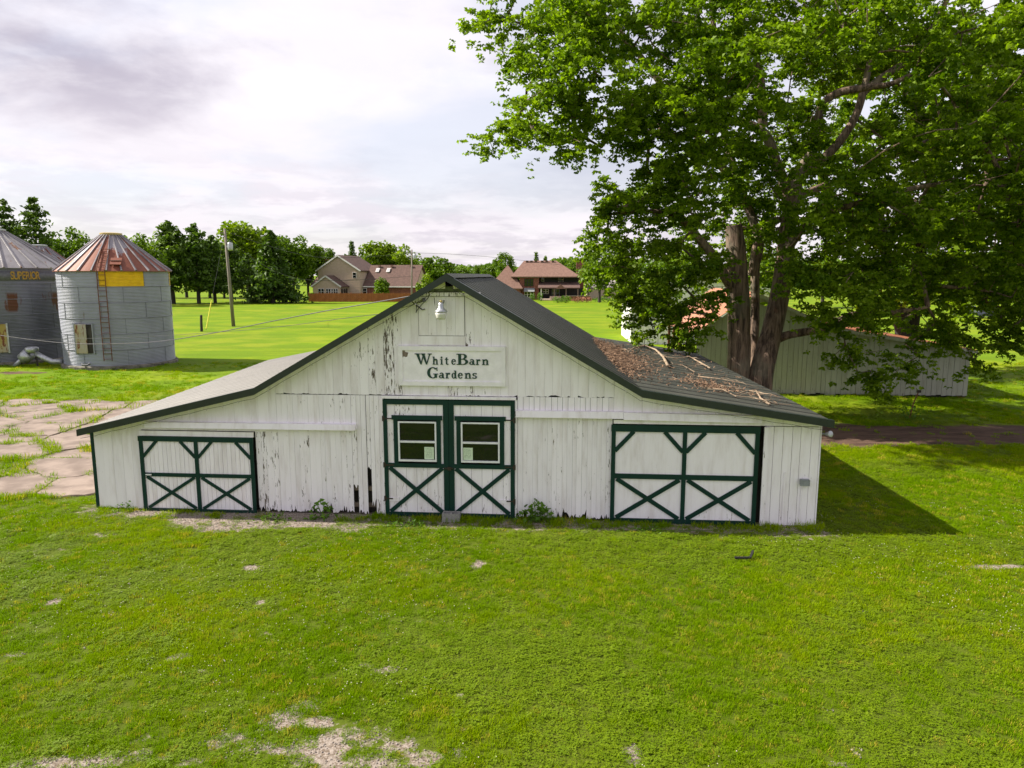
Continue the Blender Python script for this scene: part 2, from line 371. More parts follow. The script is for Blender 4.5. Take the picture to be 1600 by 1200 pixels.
def grass_mats():
    def tone(t):
        geo = t.new('ShaderNodeNewGeometry'); p = geo.outputs['Position']
        a = t.noise(p, .22, 4, .55); bq = t.noise(p, 1.3, 5, .6)
        c = t.mix(t.ramp(a, .41, .60), (0.118, 0.205, 0.0015), (0.178, 0.250, 0.0025))
        return geo, t.mix(t.math('MULTIPLY', t.ramp(bq, .52, .72), .22), c, (0.215, 0.235, 0.006))
    m, t, b, out = newmat('grass_blade'); geo, c = tone(t)
    oi = t.new('ShaderNodeObjectInfo')
    c = t.mix(t.math('MULTIPLY', t.math('POWER', oi.outputs['Random'], 2.0), .45), c, (0.100, 0.185, 0.004))
    c = t.mix(t.ramp(t.math('ADD', oi.outputs['Random'], t.math('MULTIPLY', t.noise(geo.outputs['Position'], .8, 4), .5)), 1.13, 1.2), c, (0.30, 0.27, 0.06))
    c = t.mix(1.0, c, (1.36, 1.32, .7), 'MULTIPLY')
    t.link(c, b.inputs['Base Color']); b.inputs['Roughness'].default_value = .8; b.inputs['Specular IOR Level'].default_value = .02
    tr = t.new('ShaderNodeBsdfTranslucent'); t.link(t.mix(1.0, c, (1.2, 1.3, .5), 'MULTIPLY'), tr.inputs[0])
    ms = t.new('ShaderNodeMixShader'); ms.inputs[0].default_value = .40
    t.link(b.outputs[0], ms.inputs[1]); t.link(tr.outputs[0], ms.inputs[2]); t.link(ms.outputs[0], out.inputs[0])
    m, t, b, out = newmat('clover_leaf'); geo, c = tone(t); oi = t.new('ShaderNodeObjectInfo')
    c = t.mix(t.math('MULTIPLY', oi.outputs['Random'], .5), (0.125, 0.205, 0.002), (0.215, 0.290, 0.003))
    t.link(c, b.inputs['Base Color']); b.inputs['Roughness'].default_value = .6; b.inputs['Specular IOR Level'].default_value = .2
    tr = t.new('ShaderNodeBsdfTranslucent'); t.link(t.mix(1.0, c, (1.2, 1.3, .5), 'MULTIPLY'), tr.inputs[0])
    ms = t.new('ShaderNodeMixShader'); ms.inputs[0].default_value = .3
    t.link(b.outputs[0], ms.inputs[1]); t.link(tr.outputs[0], ms.inputs[2]); t.link(ms.outputs[0], out.inputs[0])
    # the ground sheet: turf, gravel where worn, dirt on the lane
    m, t, b, out = newmat('ground'); geo, c = tone(t); p = geo.outputs['Position']
    fine = t.noise(p, 9.0, 6, .7); tuft = t.noise(t.mapping(p, scale=(1, .55, 1)), 3.2, 6, .65)
    c = t.mix(t.math('MULTIPLY', t.ramp(tuft, .40, .66), .45), c, (0.110, 0.190, 0.004))
    c = t.mix(t.math('MULTIPLY', t.ramp(fine, .5, .7), .35), c, (0.085, 0.145, 0.004))
    c = t.mix(t.math('MULTIPLY', t.ramp(t.noise(t.mapping(p, scale=(.05, .42, 1)), 1.0, 5, .6), .45, .60), .65), c, (0.105, 0.172, 0.004))
    c = t.mix(t.math('MULTIPLY', t.ramp(t.noise(p, .11, 5, .6), .50, .64), .45), c, (0.23, 0.25, 0.018))
    gb = t.new('ShaderNodeAttribute', attribute_name='bare'); gd = t.new('ShaderNodeAttribute', attribute_name='dirt')
    th = t.new('ShaderNodeAttribute', attribute_name='thatch_shade')
    c = t.mix(th.outputs['Fac'], c, t.mix(fine, (0.050, 0.080, 0.004), (0.085, 0.095, 0.012)))  # dark thatch that also holds the shade between the blades
    e = t.noise(p, 3.6, 8, .72)
    bm = t.ramp(t.math('ADD', gb.outputs['Fac'], t.math('MULTIPLY', t.math('SUBTRACT', e, .5), 1.9)), .40, .66)
    gv = t.new('ShaderNodeTexVoronoi'); gv.inputs['Scale'].default_value = 42; t.link(p, gv.inputs['Vector'])
    gcol = t.mix(t.ramp(t.xyz(gv.outputs['Color'])[0], .1, .9), (0.155, 0.12, 0.09), (0.31, 0.265, 0.225))
    c = t.mix(bm, c, gcol)
    dm = t.ramp(t.math('ADD', gd.outputs['Fac'], t.math('MULTIPLY', t.math('SUBTRACT', t.noise(p, 1.6, 7, .68), .5), 1.1)), .40, .60)
    dcol = t.mix(t.ramp(t.noise(t.mapping(p, scale=(.5, 1.6, 1)), 1.5, 7, .65), .35, .65), (0.150, 0.094, 0.068), (0.078, 0.049, 0.036))
    c = t.mix(dm, c, dcol)
    t.link(c, b.inputs['Base Color']); b.inputs['Roughness'].default_value = .9; b.inputs['Specular IOR Level'].default_value = .1
    hh = t.math('ADD', t.math('MULTIPLY', fine, .6), tuft); bump(t, b, hh, .6, .05)
grass_mats()
def bin_roof():
    m, t, b, out = newmat('bin_roof_rust'); geo = t.new('ShaderNodeNewGeometry'); p = geo.outputs['Position']; tc = t.new('ShaderNodeTexCoord'); oi = t.new('ShaderNodeObjectInfo')
    z = t.xyz(p)[2]; n = t.noise(t.mapping(p, scale=(2.2, 2.2, .6)), 1.0, 6, .65); n2 = t.noise(p, 5.0, 5, .6)
    lim = t.math('ADD', t.math('MULTIPLY', t.math('SUBTRACT', n, .5), 2.6), t.math('ADD', z, t.math('MULTIPLY', t.math('SUBTRACT', oi.outputs['Random'], .5), 2.2)))
    rust = t.mix(n2, (0.26, 0.072, 0.030), (0.13, 0.038, 0.020)); tin_ = t.mix(n2, (0.34, 0.325, 0.35), (0.22, 0.19, 0.205))
    t.link(t.mix(t.ramp(lim, 6.95, 7.15), rust, tin_), b.inputs['Base Color']); b.inputs['Roughness'].default_value = .55; b.inputs['Metallic'].default_value = .15
    bump(t, b, n, .08, .02)
bin_roof()
M = MATS
# ================================================================== GROUND
BL = Vector((-9.707, 16.057, 0)); BANG = math.radians(-4.39); BLEN = 12.0; SHEAR = -0.0367   # barn: front left corner, turn, length
BD = Vector((math.cos(BANG), math.sin(BANG), 0)); BN = Vector((-BD.y, BD.x, 0))
def barn_local(X, Y):
    dx, dy = X - BL.x, Y - BL.y
    y = dx * BN.x + dy * BN.y
    return dx * BD.x + dy * BD.y - SHEAR * y, y
def vnoise(X, Y, sc, seed=0):
    """smooth value noise on numpy arrays, 0..1"""
    x = np.asarray(X) * sc + seed * 17.3; y = np.asarray(Y) * sc + seed * 9.1
    xi = np.floor(x).astype(np.int64); yi = np.floor(y).astype(np.int64); fx = x - xi; fy = y - yi
    fx = fx * fx * (3 - 2 * fx); fy = fy * fy * (3 - 2 * fy)
    def h(a, b):
        n = (a * 374761393 + b * 668265263 + seed * 1442695) & 0x7fffffff
        n = ((n ^ (n >> 13)) * 1274126177) & 0x7fffffff
        return ((n ^ (n >> 16)) & 0xffff) / 65535.0
    return (h(xi, yi) * (1 - fx) + h(xi + 1, yi) * fx) * (1 - fy) + (h(xi, yi + 1) * (1 - fx) + h(xi + 1, yi + 1) * fx) * fy
# worn gravel spots: centre and half size in photograph pixels, turned into ground ellipses
SPOTS = []
for px, py, rx, ry, s in [(500, 1172, 62, 40, .82), (560, 1195, 90, 22, .75), (445, 1125, 40, 24, .75), (500, 1130, 34, 14, .9), (100, 1192, 95, 16, .95), (200, 1180, 60, 18, .6),
        (360, 1155, 60, 26, .55), (660, 1188, 34, 22, .9), (560, 1150, 70, 36, .62), (620, 1165, 50, 24, .6), (420, 1170, 60, 26, .6), (300, 1185, 70, 18, .55), (480, 1100, 40, 16, .5), (700, 1180, 50, 18, .45), (240, 1150, 40, 16, .4), (990, 1178, 15, 26, .9), (85, 940, 12, 8, .95), (280, 1025, 22, 7, .95), (745, 881, 13, 10, .9),
        (602, 1048, 34, 9, .75), (570, 1040, 14, 9, .7), (405, 942, 9, 5, .8), (391, 887, 14, 6, .85), (1555, 891, 50, 5, .9), (195, 1108, 14, 10, .5), (655, 968, 12, 6, .6),
        (315, 1048, 12, 6, .6), (1295, 1105, 12, 8, .55), (1340, 1172, 14, 14, .7), (1310, 1192, 26, 8, .75), (1195, 1095, 8, 9, .7), (1300, 895, 8, 5, .6), (1350, 955, 20, 4, .6), (710, 1090, 12, 9, .5), (720, 1140, 12, 9, .6),
        (735, 1140, 14, 8, .5), (20, 1022, 22, 7, .7), (160, 835, 30, 8, .5), (70, 860, 60, 14, .35), (420, 990, 14, 9, .5), (1480, 1050, 10, 6, .5), (1525, 1085, 16, 7, .5), (1440, 1135, 14, 6, .5), (130, 1010, 18, 6, .45)]:
    c = gnd(px, py); d = c.y
    SPOTS.append((c.x, c.y, max(rx * d / F * 1.05, .06), max(ry * d * d / (F * H) * .9, .06), s))
# driveway of broken slabs at the side of the barn: a jittered grid of seeds
seeds = []
for i in range(-2, 11):
    for j in range(-1, 10):
        seeds.append((-33 + i * 2.35 + random.uniform(-1.15, 1.15) + (j % 2) * 1.1, 15.6 + j * 1.75 + random.uniform(-.85, .85)))
seeds = np.array(seeds)
def drive_in(X, Y):
    """inside the slab field: >0"""
    n = vnoise(X, Y, .6, 3) * 1.6 - .8
    top = 30.2 - Y + n * .5
    right = np.where(Y > 20, -8.6 - X, -10.6 - X + (Y - 16) * .1) + n * .4
    bot = Y - (16.3 + np.maximum(0, (-X - 11.5)) * .02) + n * .6 - .2
    return np.minimum(np.minimum(top, right), bot)
def slab_edge(X, Y):
    d = np.sqrt((X[:, None] - seeds[:, 0]) ** 2 + (Y[:, None] - seeds[:, 1]) ** 2); d.sort(axis=1)
    return (d[:, 1] - d[:, 0]) * .5
def bare_at(X, Y):
    v = np.zeros(X.shape)
    for cx, cy, rx, ry, s in SPOTS:
        v = np.maximum(v, s * np.clip(1.35 - np.sqrt(((X - cx) / rx) ** 2 + ((Y - cy) / ry) ** 2) * .85, 0, 1))
    ls, ly = barn_local(X, Y)            # trodden strip along the front wall
    wide = .38 + .95 * vnoise(X, Y, .55, 5) * np.clip((ls + .4) / .8, 0, 1) * np.where((ls > 1) & (ls < 6.6), 1.15, .62)
    strip = np.clip((wide + ly + .35) / .45, 0, 1) * np.clip((17 - ls) / .6, 0, 1) * np.clip((ls + .8) / .6, 0, 1) * (ly < .3)
    v = np.maximum(v, strip * np.where((ls > 1) & (ls < 6.6), .80, .52))
    return np.clip(v, 0, 1)
def dirt_at(X, Y):
    mid = 24.3 - (X - 7) * .10 + (vnoise(X, Y, .25, 8) - .5) * 1.2
    half = 2.0 + .3 * (vnoise(X, Y, .4, 9) - .5)
    v = np.clip(1.15 - (np.abs(Y - mid) / half) ** 2 * .8, 0, 1) * np.clip((X - 6.5) / 1.5, 0, 1)
    v2 = np.clip(1.1 - np.sqrt(((X + 27.6) / 3.4) ** 2 + ((Y - 39.0) / 1.0) ** 2), 0, 1)      # dirt apron between the bins
    return np.maximum(v * .86, v2)
def hump(X, Y):
    g = np.exp(-(((X - 10.5) / 3.2) ** 2 + ((Y - 14.6) / 3.5) ** 2)) * .13
    return g + (vnoise(X, Y, .35, 1) - .5) * .05 * np.clip((Y - 2) / 6, 0, 1) * (Y < 60)
def axis(lo, a, b, hi, step, grow):
    m = list(np.arange(a, b + 1e-6, step)); up = [m[-1]]; st = step
    while up[-1] < hi: st *= grow; up.append(up[-1] + st)
    dn = [m[0]]; st = step
    while dn[-1] > lo: st *= grow; dn.append(dn[-1] - st)
    return np.array(dn[:0:-1] + m + up[1:])
gx = axis(-6000, -13, 15, 6000, .11, 1.09); gy = axis(-6000, 6.5, 18, 7000, .10, 1.07)
GX, GY = np.meshgrid(gx, gy); nx, ny = len(gx), len(gy)
GZ = hump(GX, GY)
ls_, ly_ = barn_local(GX, GY)
idx = np.arange(nx * ny).reshape(ny, nx)
quads = np.stack([idx[:-1, :-1], idx[:-1, 1:], idx[1:, 1:], idx[1:, :-1]], -1).reshape(-1, 4)
gme = fast_mesh('ground', np.stack([GX, GY, GZ], -1).reshape(-1, 3), quads, M['ground'], smooth=True)
fx, fy = GX.ravel(), GY.ravel()
near = (np.abs(fx) < 60) & (fy > 3) & (fy < 70)
for nm, fn in (('bare', bare_at), ('dirt', dirt_at), ('thatch_shade', lambda X, Y: np.clip((30 - Y) / 14, 0, 1) * .85)):
    vals = np.zeros(fx.shape); vals[near] = fn(fx[near], fy[near])
    a = gme.attributes.new(nm, 'FLOAT', 'POINT'); a.data.foreach_set('value', vals.astype(np.float32))
tag(obj_from('ground', gme), 'mown green lawn with worn gravel spots and a dirt lane', None, None, 'structure')

# ---- driveway: each broken slab a piece of its own
drv = bpy.data.objects.new('driveway', None); link(drv); tag(drv, 'cracked pinkish concrete driveway with grass in its joints', None, None, 'structure')
def clip_poly(poly, nx_, ny_, c):
    out = []
    for i in range(len(poly)):
        a, b = poly[i], poly[(i + 1) % len(poly)]
        da, db = a[0] * nx_ + a[1] * ny_ - c, b[0] * nx_ + b[1] * ny_ - c
        if da <= 0: out.append(a)
        if (da < 0 < db) or (db < 0 < da):
            k = da / (da - db); out.append((a[0] + (b[0] - a[0]) * k, a[1] + (b[1] - a[1]) * k))
    return out
slab_n = 0
for i, (sx, sy) in enumerate(seeds):
    if drive_in(np.array([sx]), np.array([sy]))[0] < -.2: continue
    poly = [(sx - 4, sy - 4), (sx + 4, sy - 4), (sx + 4, sy + 4), (sx - 4, sy + 4)]
    gap = random.uniform(.006, .035)
    for j, (tx, ty) in enumerate(seeds):
        if j == i or abs(tx - sx) > 6 or abs(ty - sy) > 6: continue
        ddx, ddy = tx - sx, ty - sy; L = math.hypot(ddx, ddy); nx_, ny_ = ddx / L, ddy / L
        poly = clip_poly(poly, nx_, ny_, (sx + tx) / 2 * nx_ + (sy + ty) / 2 * ny_ - gap)
        if len(poly) < 3: break
    if len(poly) < 3: continue
    pts = []
    for k in range(len(poly)):
        a, b = Vector((*poly[k], 0)), Vector((*poly[(k + 1) % len(poly)], 0)); n = max(1, int((b - a).length / .16))
        for q in range(n):
            p = a.lerp(b, q / n); s = .10
            pts.append((p.x + s * mnoise.fractal((p.x * 2.2, p.y * 2.2, 1), 1.0, 2.0, 3), p.y + s * mnoise.fractal((p.x * 2.2, p.y * 2.2, 7), 1.0, 2.0, 3)))
    # keep clear of the barn wall and the outline of the drive
    keep = drive_in(np.array([p[0] for p in pts]), np.array([p[1] for p in pts]))
    cen = np.array(pts).mean(0)
    pts = [(p[0] + (cen[0] - p[0]) * min(.75, max(0, -k_) * .6), p[1] + (cen[1] - p[1]) * min(.75, max(0, -k_) * .6)) for p, k_ in zip(pts, keep)]
    tilt = random.uniform(-.006, .006); z = random.uniform(.02, .05)
    mb = MB(); m = len(pts)
    mb.add([(x, y, -.05) for x, y in pts] + [(x, y, z - .012 + tilt * (x - sx)) for x, y in pts] + [(x + (cen[0] - x) * .012, y + (cen[1] - y) * .012, z + tilt * (x - sx)) for x, y in pts],
           [(a, (a + 1) % m, (a + 1) % m + m, a + m) for a in range(m)] + [(a + m, (a + 1) % m + m, (a + 1) % m + 2 * m, a + 2 * m) for a in range(m)] + [tuple(range(2 * m, 3 * m))])
    mb.build('slab', M['slab'], drv); slab_n += 1

# ---- grass: clumps of blades on scattered points
def clump_mesh(name, n, r, h, wdt, kind):
    V, Fq = [], []
    for k in range(n):
        a = random.uniform(0, 6.283); d = r * math.sqrt(random.random()); x, y = d * math.cos(a), d * math.sin(a)
        if kind == 'blade':
            hh = h * random.uniform(.55, 1.1); b = random.uniform(0, 6.283); lean = random.uniform(.2, .9) * hh
            ca, sa = math.cos(b), math.sin(b); w_ = wdt * random.uniform(.7, 1.2)
            mx_, my_ = x + ca * lean * .35, y + sa * lean * .35
            ex, ey = x + ca * lean, y + sa * lean
            px_, py_ = -sa * w_, ca * w_; i0 = len(V)
            V += [(x - px_, y - py_, 0), (x + px_, y + py_, 0), (mx_ + px_ * .8, my_ + py_ * .8, hh * .62), (mx_ - px_ * .8, my_ - py_ * .8, hh * .62), (ex, ey, hh)]
            Fq += [(i0, i0 + 1, i0 + 2, i0 + 3), (i0 + 3, i0 + 2, i0 + 4)]
        else:                     # clover: three round leaflets on a stalk
            hh = h * random.uniform(.5, 1); b0 = random.uniform(0, 6.283); s = wdt * random.uniform(.8, 1.25)
            for q in range(3):
                b = b0 + q * 2.094; ca, sa = math.cos(b), math.sin(b); i0 = len(V); tz = random.uniform(-.2, .35) * s
                V += [(x, y, hh), (x + (ca - sa * .8) * s * .7, y + (sa + ca * .8) * s * .7, hh + tz * .6), (x + ca * s * 1.45, y + sa * s * 1.45, hh + tz), (x + (ca + sa * .8) * s * .7, y + (sa - ca * .8) * s * .7, hh + tz * .6)]
                Fq.append((i0, i0 + 1, i0 + 2, i0 + 3))
    me = bpy.data.meshes.new(name); me.from_pydata(V, [], Fq); me.materials.append(M['grass_blade' if kind == 'blade' else 'clover_leaf']); return me
def source(nm, meshes):
    c = bpy.data.collections.new(nm)
    for i, me in enumerate(meshes): c.objects.link(bpy.data.objects.new('%s_%02d' % (nm, i), me))
    return c
def scatter(name, P, kind, scl, coll, label, tilt=.15):
    n = len(P); me = fast_mesh(name, P, np.zeros((0, 4), np.int32))
    rot = np.stack([rng.normal(0, tilt, n), rng.normal(0, tilt, n), rng.uniform(0, 6.283, n)], -1)
    a = me.attributes.new('rot', 'FLOAT_VECTOR', 'POINT'); a.data.foreach_set('vector', rot.astype(np.float32).ravel())
    a = me.attributes.new('scl', 'FLOAT', 'POINT'); a.data.foreach_set('value', np.asarray(scl, np.float32))
    a = me.attributes.new('pick', 'INT', 'POINT'); a.data.foreach_set('value', np.asarray(kind, np.int32))
    o = obj_from(name, me); tag(o, label, None, None, 'stuff')
    ng = bpy.data.node_groups.new(name, 'GeometryNodeTree')
    ng.interface.new_socket('Geometry', in_out='INPUT', socket_type='NodeSocketGeometry'); ng.interface.new_socket('Geometry', in_out='OUTPUT', socket_type='NodeSocketGeometry')
    N = ng.nodes; gi = N.new('NodeGroupInput'); go = N.new('NodeGroupOutput'); ip = N.new('GeometryNodeInstanceOnPoints')
    ci = N.new('GeometryNodeCollectionInfo'); ci.inputs[0].default_value = coll; ci.inputs['Separate Children'].default_value = True; ci.inputs['Reset Children'].default_value = True
    def named(t, nm):
        q = N.new('GeometryNodeInputNamedAttribute'); q.data_type = t; q.inputs[0].default_value = nm; return q.outputs[0]
    L = ng.links; L.new(gi.outputs[0], ip.inputs['Points']); L.new(ci.outputs[0], ip.inputs['Instance']); ip.inputs['Pick Instance'].default_value = True
    L.new(named('INT', 'pick'), ip.inputs['Instance Index']); L.new(named('FLOAT_VECTOR', 'rot'), ip.inputs['Rotation']); L.new(named('FLOAT', 'scl'), ip.inputs['Scale'])
    L.new(ip.outputs[0], go.inputs[0]); md = o.modifiers.new('scatter', 'NODES'); md.node_group = ng
    return o
GR = source('grass_clump', [clump_mesh('blades', 34, .085, .055, .0035, 'blade') for _ in range(4)] + [clump_mesh('clover', 16, .09, .04, .011, 'clover') for _ in range(3)]
            + [clump_mesh('tall', 40, .16, .12, .005, 'blade') for _ in range(2)])
def in_view(X, Y, pad=1.0): return np.abs(X) < Y * .735 + pad
def sample(y0, y1, dens):
    wmax = y1 * .735 + 1.5; n = int(dens * (y1 - y0) * 2 * wmax)
    X = rng.uniform(-wmax, wmax, n); Y = rng.uniform(y0, y1, n); k = in_view(X, Y)
    return X[k], Y[k]
PX, PY, PS, PK = [], [], [], []
for y0, y1, dens, sc in ((6.6, 10, 230, .95), (10, 14, 190, 1.0), (14, 18, 140, 1.1), (18, 24, 80, 1.4), (24, 30, 36, 1.75), (30, 36, 18, 1.9), (36, 44, 7, 1.9)):
    X, Y = sample(y0, y1, dens)
    ls, ly = barn_local(X, Y)
    ok = ~((ls > -.05) & (ls < 16.35) & (ly > -.03) & (ly < BLEN + .1))
    bare = bare_at(X, Y); dirt = dirt_at(X, Y)
    ok &= rng.random(len(X)) > np.clip((bare + (vnoise(X, Y, 3.0, 4) - .5) * 1.1 + (vnoise(X, Y, 9.0, 44) - .5) * .6 - .42) * 2.4, 0, .97)
    ok &= rng.random(len(X)) > np.clip((dirt + (vnoise(X, Y, 1.2, 6) - .5) * .8 - .28) * 2.6, 0, .985)
    dr = drive_in(X, Y)
    X, Y, bare, dr = X[ok], Y[ok], bare[ok], dr[ok]
    tall = np.zeros(len(X), bool)
    ind = dr > -.1
    if ind.any():
        e = slab_edge(X[ind], Y[ind]); patch = vnoise(X[ind], Y[ind], .33, 12); joint = vnoise(X[ind], Y[ind], 1.1, 14)
        front = np.clip((20.5 - Y[ind]) / 4, 0, 1)
        keep = (e < .05 + .16 * np.clip(joint - .45, 0, 1) * 2 + .16 * front * (patch > .35)) | (patch * .8 + joint * .2 + .20 * front > .74)
        keep &= (joint > .22)
        kk = np.ones(len(X), bool); kk[np.where(ind)[0][~keep]] = False; tall[np.where(ind)[0][keep]] = rng.random(keep.sum()) < .25
        X, Y, bare, tall = X[kk], Y[kk], bare[kk], tall[kk]
    ls, ly = barn_local(X, Y)
    tall |= (ly > -.5) & (ly < .1) & (ls > 0) & (ls < 16.4) & (rng.random(len(X)) < .35)
    cl = vnoise(X, Y, .5, 2) * .8 + vnoise(X, Y, 1.9, 20) * .55 + vnoise(X, Y, 5.0, 23) * .15
    k = np.where(rng.random(len(X)) < np.clip((cl - .60) * 2.6, .06, .92), rng.integers(4, 7, len(X)), rng.integers(0, 4, len(X)))
    k = np.where(tall, rng.integers(7, 9, len(X)), k)
    lush = vnoise(X, Y, .9, 15)
    PX.append(X); PY.append(Y); PK.append(k); PS.append(sc * rng.uniform(.75, 1.25, len(X)) * (.85 + .28 * lush) * (1 - .35 * bare))
PX, PY, PK, PS = map(np.concatenate, (PX, PY, PK, PS))
scatter('grass', np.stack([PX, PY, hump(PX, PY) - .004], -1), PK, PS, GR, 'short lawn grass mixed with clover')
# gravel on the worn spots
PB = []
for q in range(3):
    mb = MB(); v0 = []
    for z, r in ((-.4, .6), (.05, 1.0), (.5, .55)):
        for k_ in range(6): a = k_ * 1.047 + random.uniform(-.2, .2); rr = r * random.uniform(.75, 1.15); v0.append((rr * math.cos(a), rr * math.sin(a) * .75, z))
    mb.add(v0, [(a, (a + 1) % 6, (a + 1) % 6 + 6, a + 6) for a in range(6)] + [(a + 6, (a + 1) % 6 + 6, (a + 1) % 6 + 12, a + 12) for a in range(6)] + [tuple(range(12, 18))])
    PB.append(mb.mesh('pebble', M['pebble']))
X, Y = sample(6.6, 17, 260); b_ = bare_at(X, Y) + (vnoise(X, Y, 5, 21) - .5) * .5; ls, ly = barn_local(X, Y)
k = (b_ > .5) & ((ly < -.02) | (ls < -.05) | (ls > 16.3)); X, Y = X[k], Y[k]
scatter('gravel', np.stack([X, Y, hump(X, Y) + .002], -1), rng.integers(0, 3, len(X)), rng.uniform(.008, .021, len(X)), source('gravel_stone', PB), 'pale loose gravel on the worn spots', .6)
# white clover heads
CF = []
mb = MB(); mb.lathe([(0.0, -.4), (.75, -.15), (1, .25), (.7, .75), (0.0, 1)], 7); CF.append(mb.mesh('clover_head', M['clover_flower']))
X, Y = sample(6.6, 18, 24); k = (vnoise(X, Y, .35, 30) + .4 * vnoise(X, Y, 1.5, 31) > .62) & (bare_at(X, Y) < .3); ls, ly = barn_local(X, Y); k &= (ly < -.3) | (ls < -.3) | (ls > 16.6); X, Y = X[k], Y[k]
scatter('clover_blossom', np.stack([X, Y, hump(X, Y) + rng.uniform(.03, .055, len(X))], -1), np.zeros(len(X), int), rng.uniform(.005, .0088, len(X)), source('clover_head', CF), 'tiny white clover heads dotted through the lawn')
# ================================================================== BARN
barn = thing('barn', 'white weathered board barn with green trimmed doors and dark metal roof', 'barn', BL, BANG)
RP = [(-0.06, 1.94), (4.08, 2.93), (8.37, 5.40), (12.50, 2.985), (16.40, 2.40)]      # roof line: eave, kink, ridge, kink, eave
def roof_z(s):
    for (a, za), (b, zb) in zip(RP[:-1], RP[1:]):
        if s <= b or b == RP[-1][0]: return za + (zb - za) * (s - a) / (b - a)
RT = .10                                           # the boards stop this far under the roof line
def paint(o, peel): o.color = (peel, 0, 0, 1); return o
def board(s0, s1, z0, z1=None, peel=.3, parent=None, y=0.0, th=.022, ragged=0.0, mat='white_boards', name='board', lean=0.0):
    """one vertical board; z1 None: cut to the roof slope"""
    parent = parent or barn
    zt0, zt1 = (roof_z(s0) - RT, roof_z(s1) - RT) if z1 is None else (z1, z1)
    bot = [(s0, z0), (s1, z0)]
    if ragged > 0:
        n = random.randint(4, 6); bot = []
        for q in range(n): 
            up = ragged * random.random() ** 2.0
            bot.append((s0 + (s1 - s0) * q / (n - 1), z0 + up))
    pts = bot + [(s1 + lean, zt1)]
    for (k, kz) in RP[1:-1]:
        if z1 is None and s0 < k < s1: pts.append((k, kz - RT))
    pts.append((s0 + lean, zt0))
    jit = random.uniform(-.002, .003)
    return paint(MB().prism_xz(pts, y - th + jit, y + jit).build(name, M[mat], parent), peel)
def boards(s0, s1, wdt, z0, z1=None, peel=.3, ragged=0.0, gap=.0022, var=.12, peel_at=None, skip=(), z0var=0.0, **kw):
    n = max(1, round((s1 - s0) / wdt)); ed = [s0] + [s0 + (s1 - s0) * (i + random.uniform(-var, var)) / n for i in range(1, n)] + [s1]
    for i in range(n):
        if i in skip: continue
        c = (ed[i] + ed[i + 1]) / 2
        p = peel if peel_at is None else peel_at(c)
        board(ed[i] + gap * random.uniform(.3, .9), ed[i + 1] - gap * random.uniform(.3, .9), z0 + random.uniform(0, z0var), z1, p * random.uniform(.5, 1.5), ragged=ragged * random.choice((.15, .4, 1.0, .1, .7)) if ragged else 0, **kw)
DL, DR = 6.87, 9.80                                  # double door opening
up_peel = lambda s: 1.15 if 6.0 < s < 7.4 else (.7 if 7.4 <= s < 9.3 else .2)
# gable tier above the seam, round the loft hatch
boards(4.42, 7.70, .192, 2.775, peel_at=up_peel, ragged=.05)
boards(8.72, 11.95, .192, 2.775, peel_at=up_peel, ragged=.05)
boards(7.70, 8.72, .19, 2.775, 3.90, peel=.7)
boards(7.71, 8.71, .205, 4.105, 4.945, peel=.75, y=-.028, name='hatch_board')
paint(MB().box(7.70, 8.72, -.052, -.024, 3.90, 4.095).build('hatch_sill_board', M['white_boards'], barn), .1)
paint(MB().box(7.66, 9.06, -.10, -.03, 4.955, 5.035).build('gable_tie_board', M['white_boards'], barn), 1.3)
MB().prism_xz([(7.80, 5.045), (8.94, 5.045), (8.72, 5.16), (8.02, 5.16)], -.02, .01).build('mossy_gable_board', M['moss_wood'], barn)
paint(MB().prism_xz([(7.99, 5.11), (8.30, 5.11), (8.30, 5.28), (8.22, 5.27)], -.05, -.026).build('gable_corner_board', M['white_boards'], barn), 1.2)
paint(MB().prism_xz([(8.45, 5.11), (8.76, 5.11), (8.52, 5.27), (8.45, 5.28)], -.05, -.026).build('gable_corner_board', M['white_boards'], barn), 1.6)
# left wing, panel beside the doors
boards(.035, 1.19, .235, .01, peel=.12, ragged=.03)
boards(1.19, 4.42, .205, 1.90, peel=.12)
boards(3.90, 4.42, .13, .02, 1.90, peel=1.1, ragged=.16)
boards(4.42, 6.13, .118, .02, 2.764, peel=.7, ragged=.30, z0var=.03)
# three broken boards beside the hole
board(6.135, 6.245, .62, 2.764, .9, ragged=.14); board(6.25, 6.345, .03, 2.764, .5, ragged=.1); board(6.35, 6.46, .02, 2.764, .5, ragged=.16)
board(6.475, 6.555, .95, 2.764, .8, ragged=.25); board(6.56, 6.65, .20, 2.764, 1.0, ragged=.2); board(6.655, 6.76, .02, 2.764, .8, ragged=.1); board(6.765, 6.855, .02, 2.764, .6, ragged=.05)
# right of the doors
boards(9.86, 11.93, .108, .03, 2.345, peel=.7, ragged=.26, z0var=.03)
boards(9.86, 11.95, .125, 2.485, 2.775, peel=.12, gap=.005)
boards(11.95, 15.06, .21, 2.40, peel=.08)
boards(15.06, 16.33, .26, 2.215, peel=.1)
boards(15.18, 16.32, .205, .0, 2.20, peel=.45, ragged=.03, gap=.006)
paint(MB().box(15.15, 15.26, -.07, -.03, .0, 2.19).build('door_post', M['white_boards'], barn), .9)
for s, z0, z1 in ((15.62, .03, 1.2),): paint(MB().box(s, s + .03, -.05, -.025, z0, z1).build('batten', M['white_boards'], barn), .5)
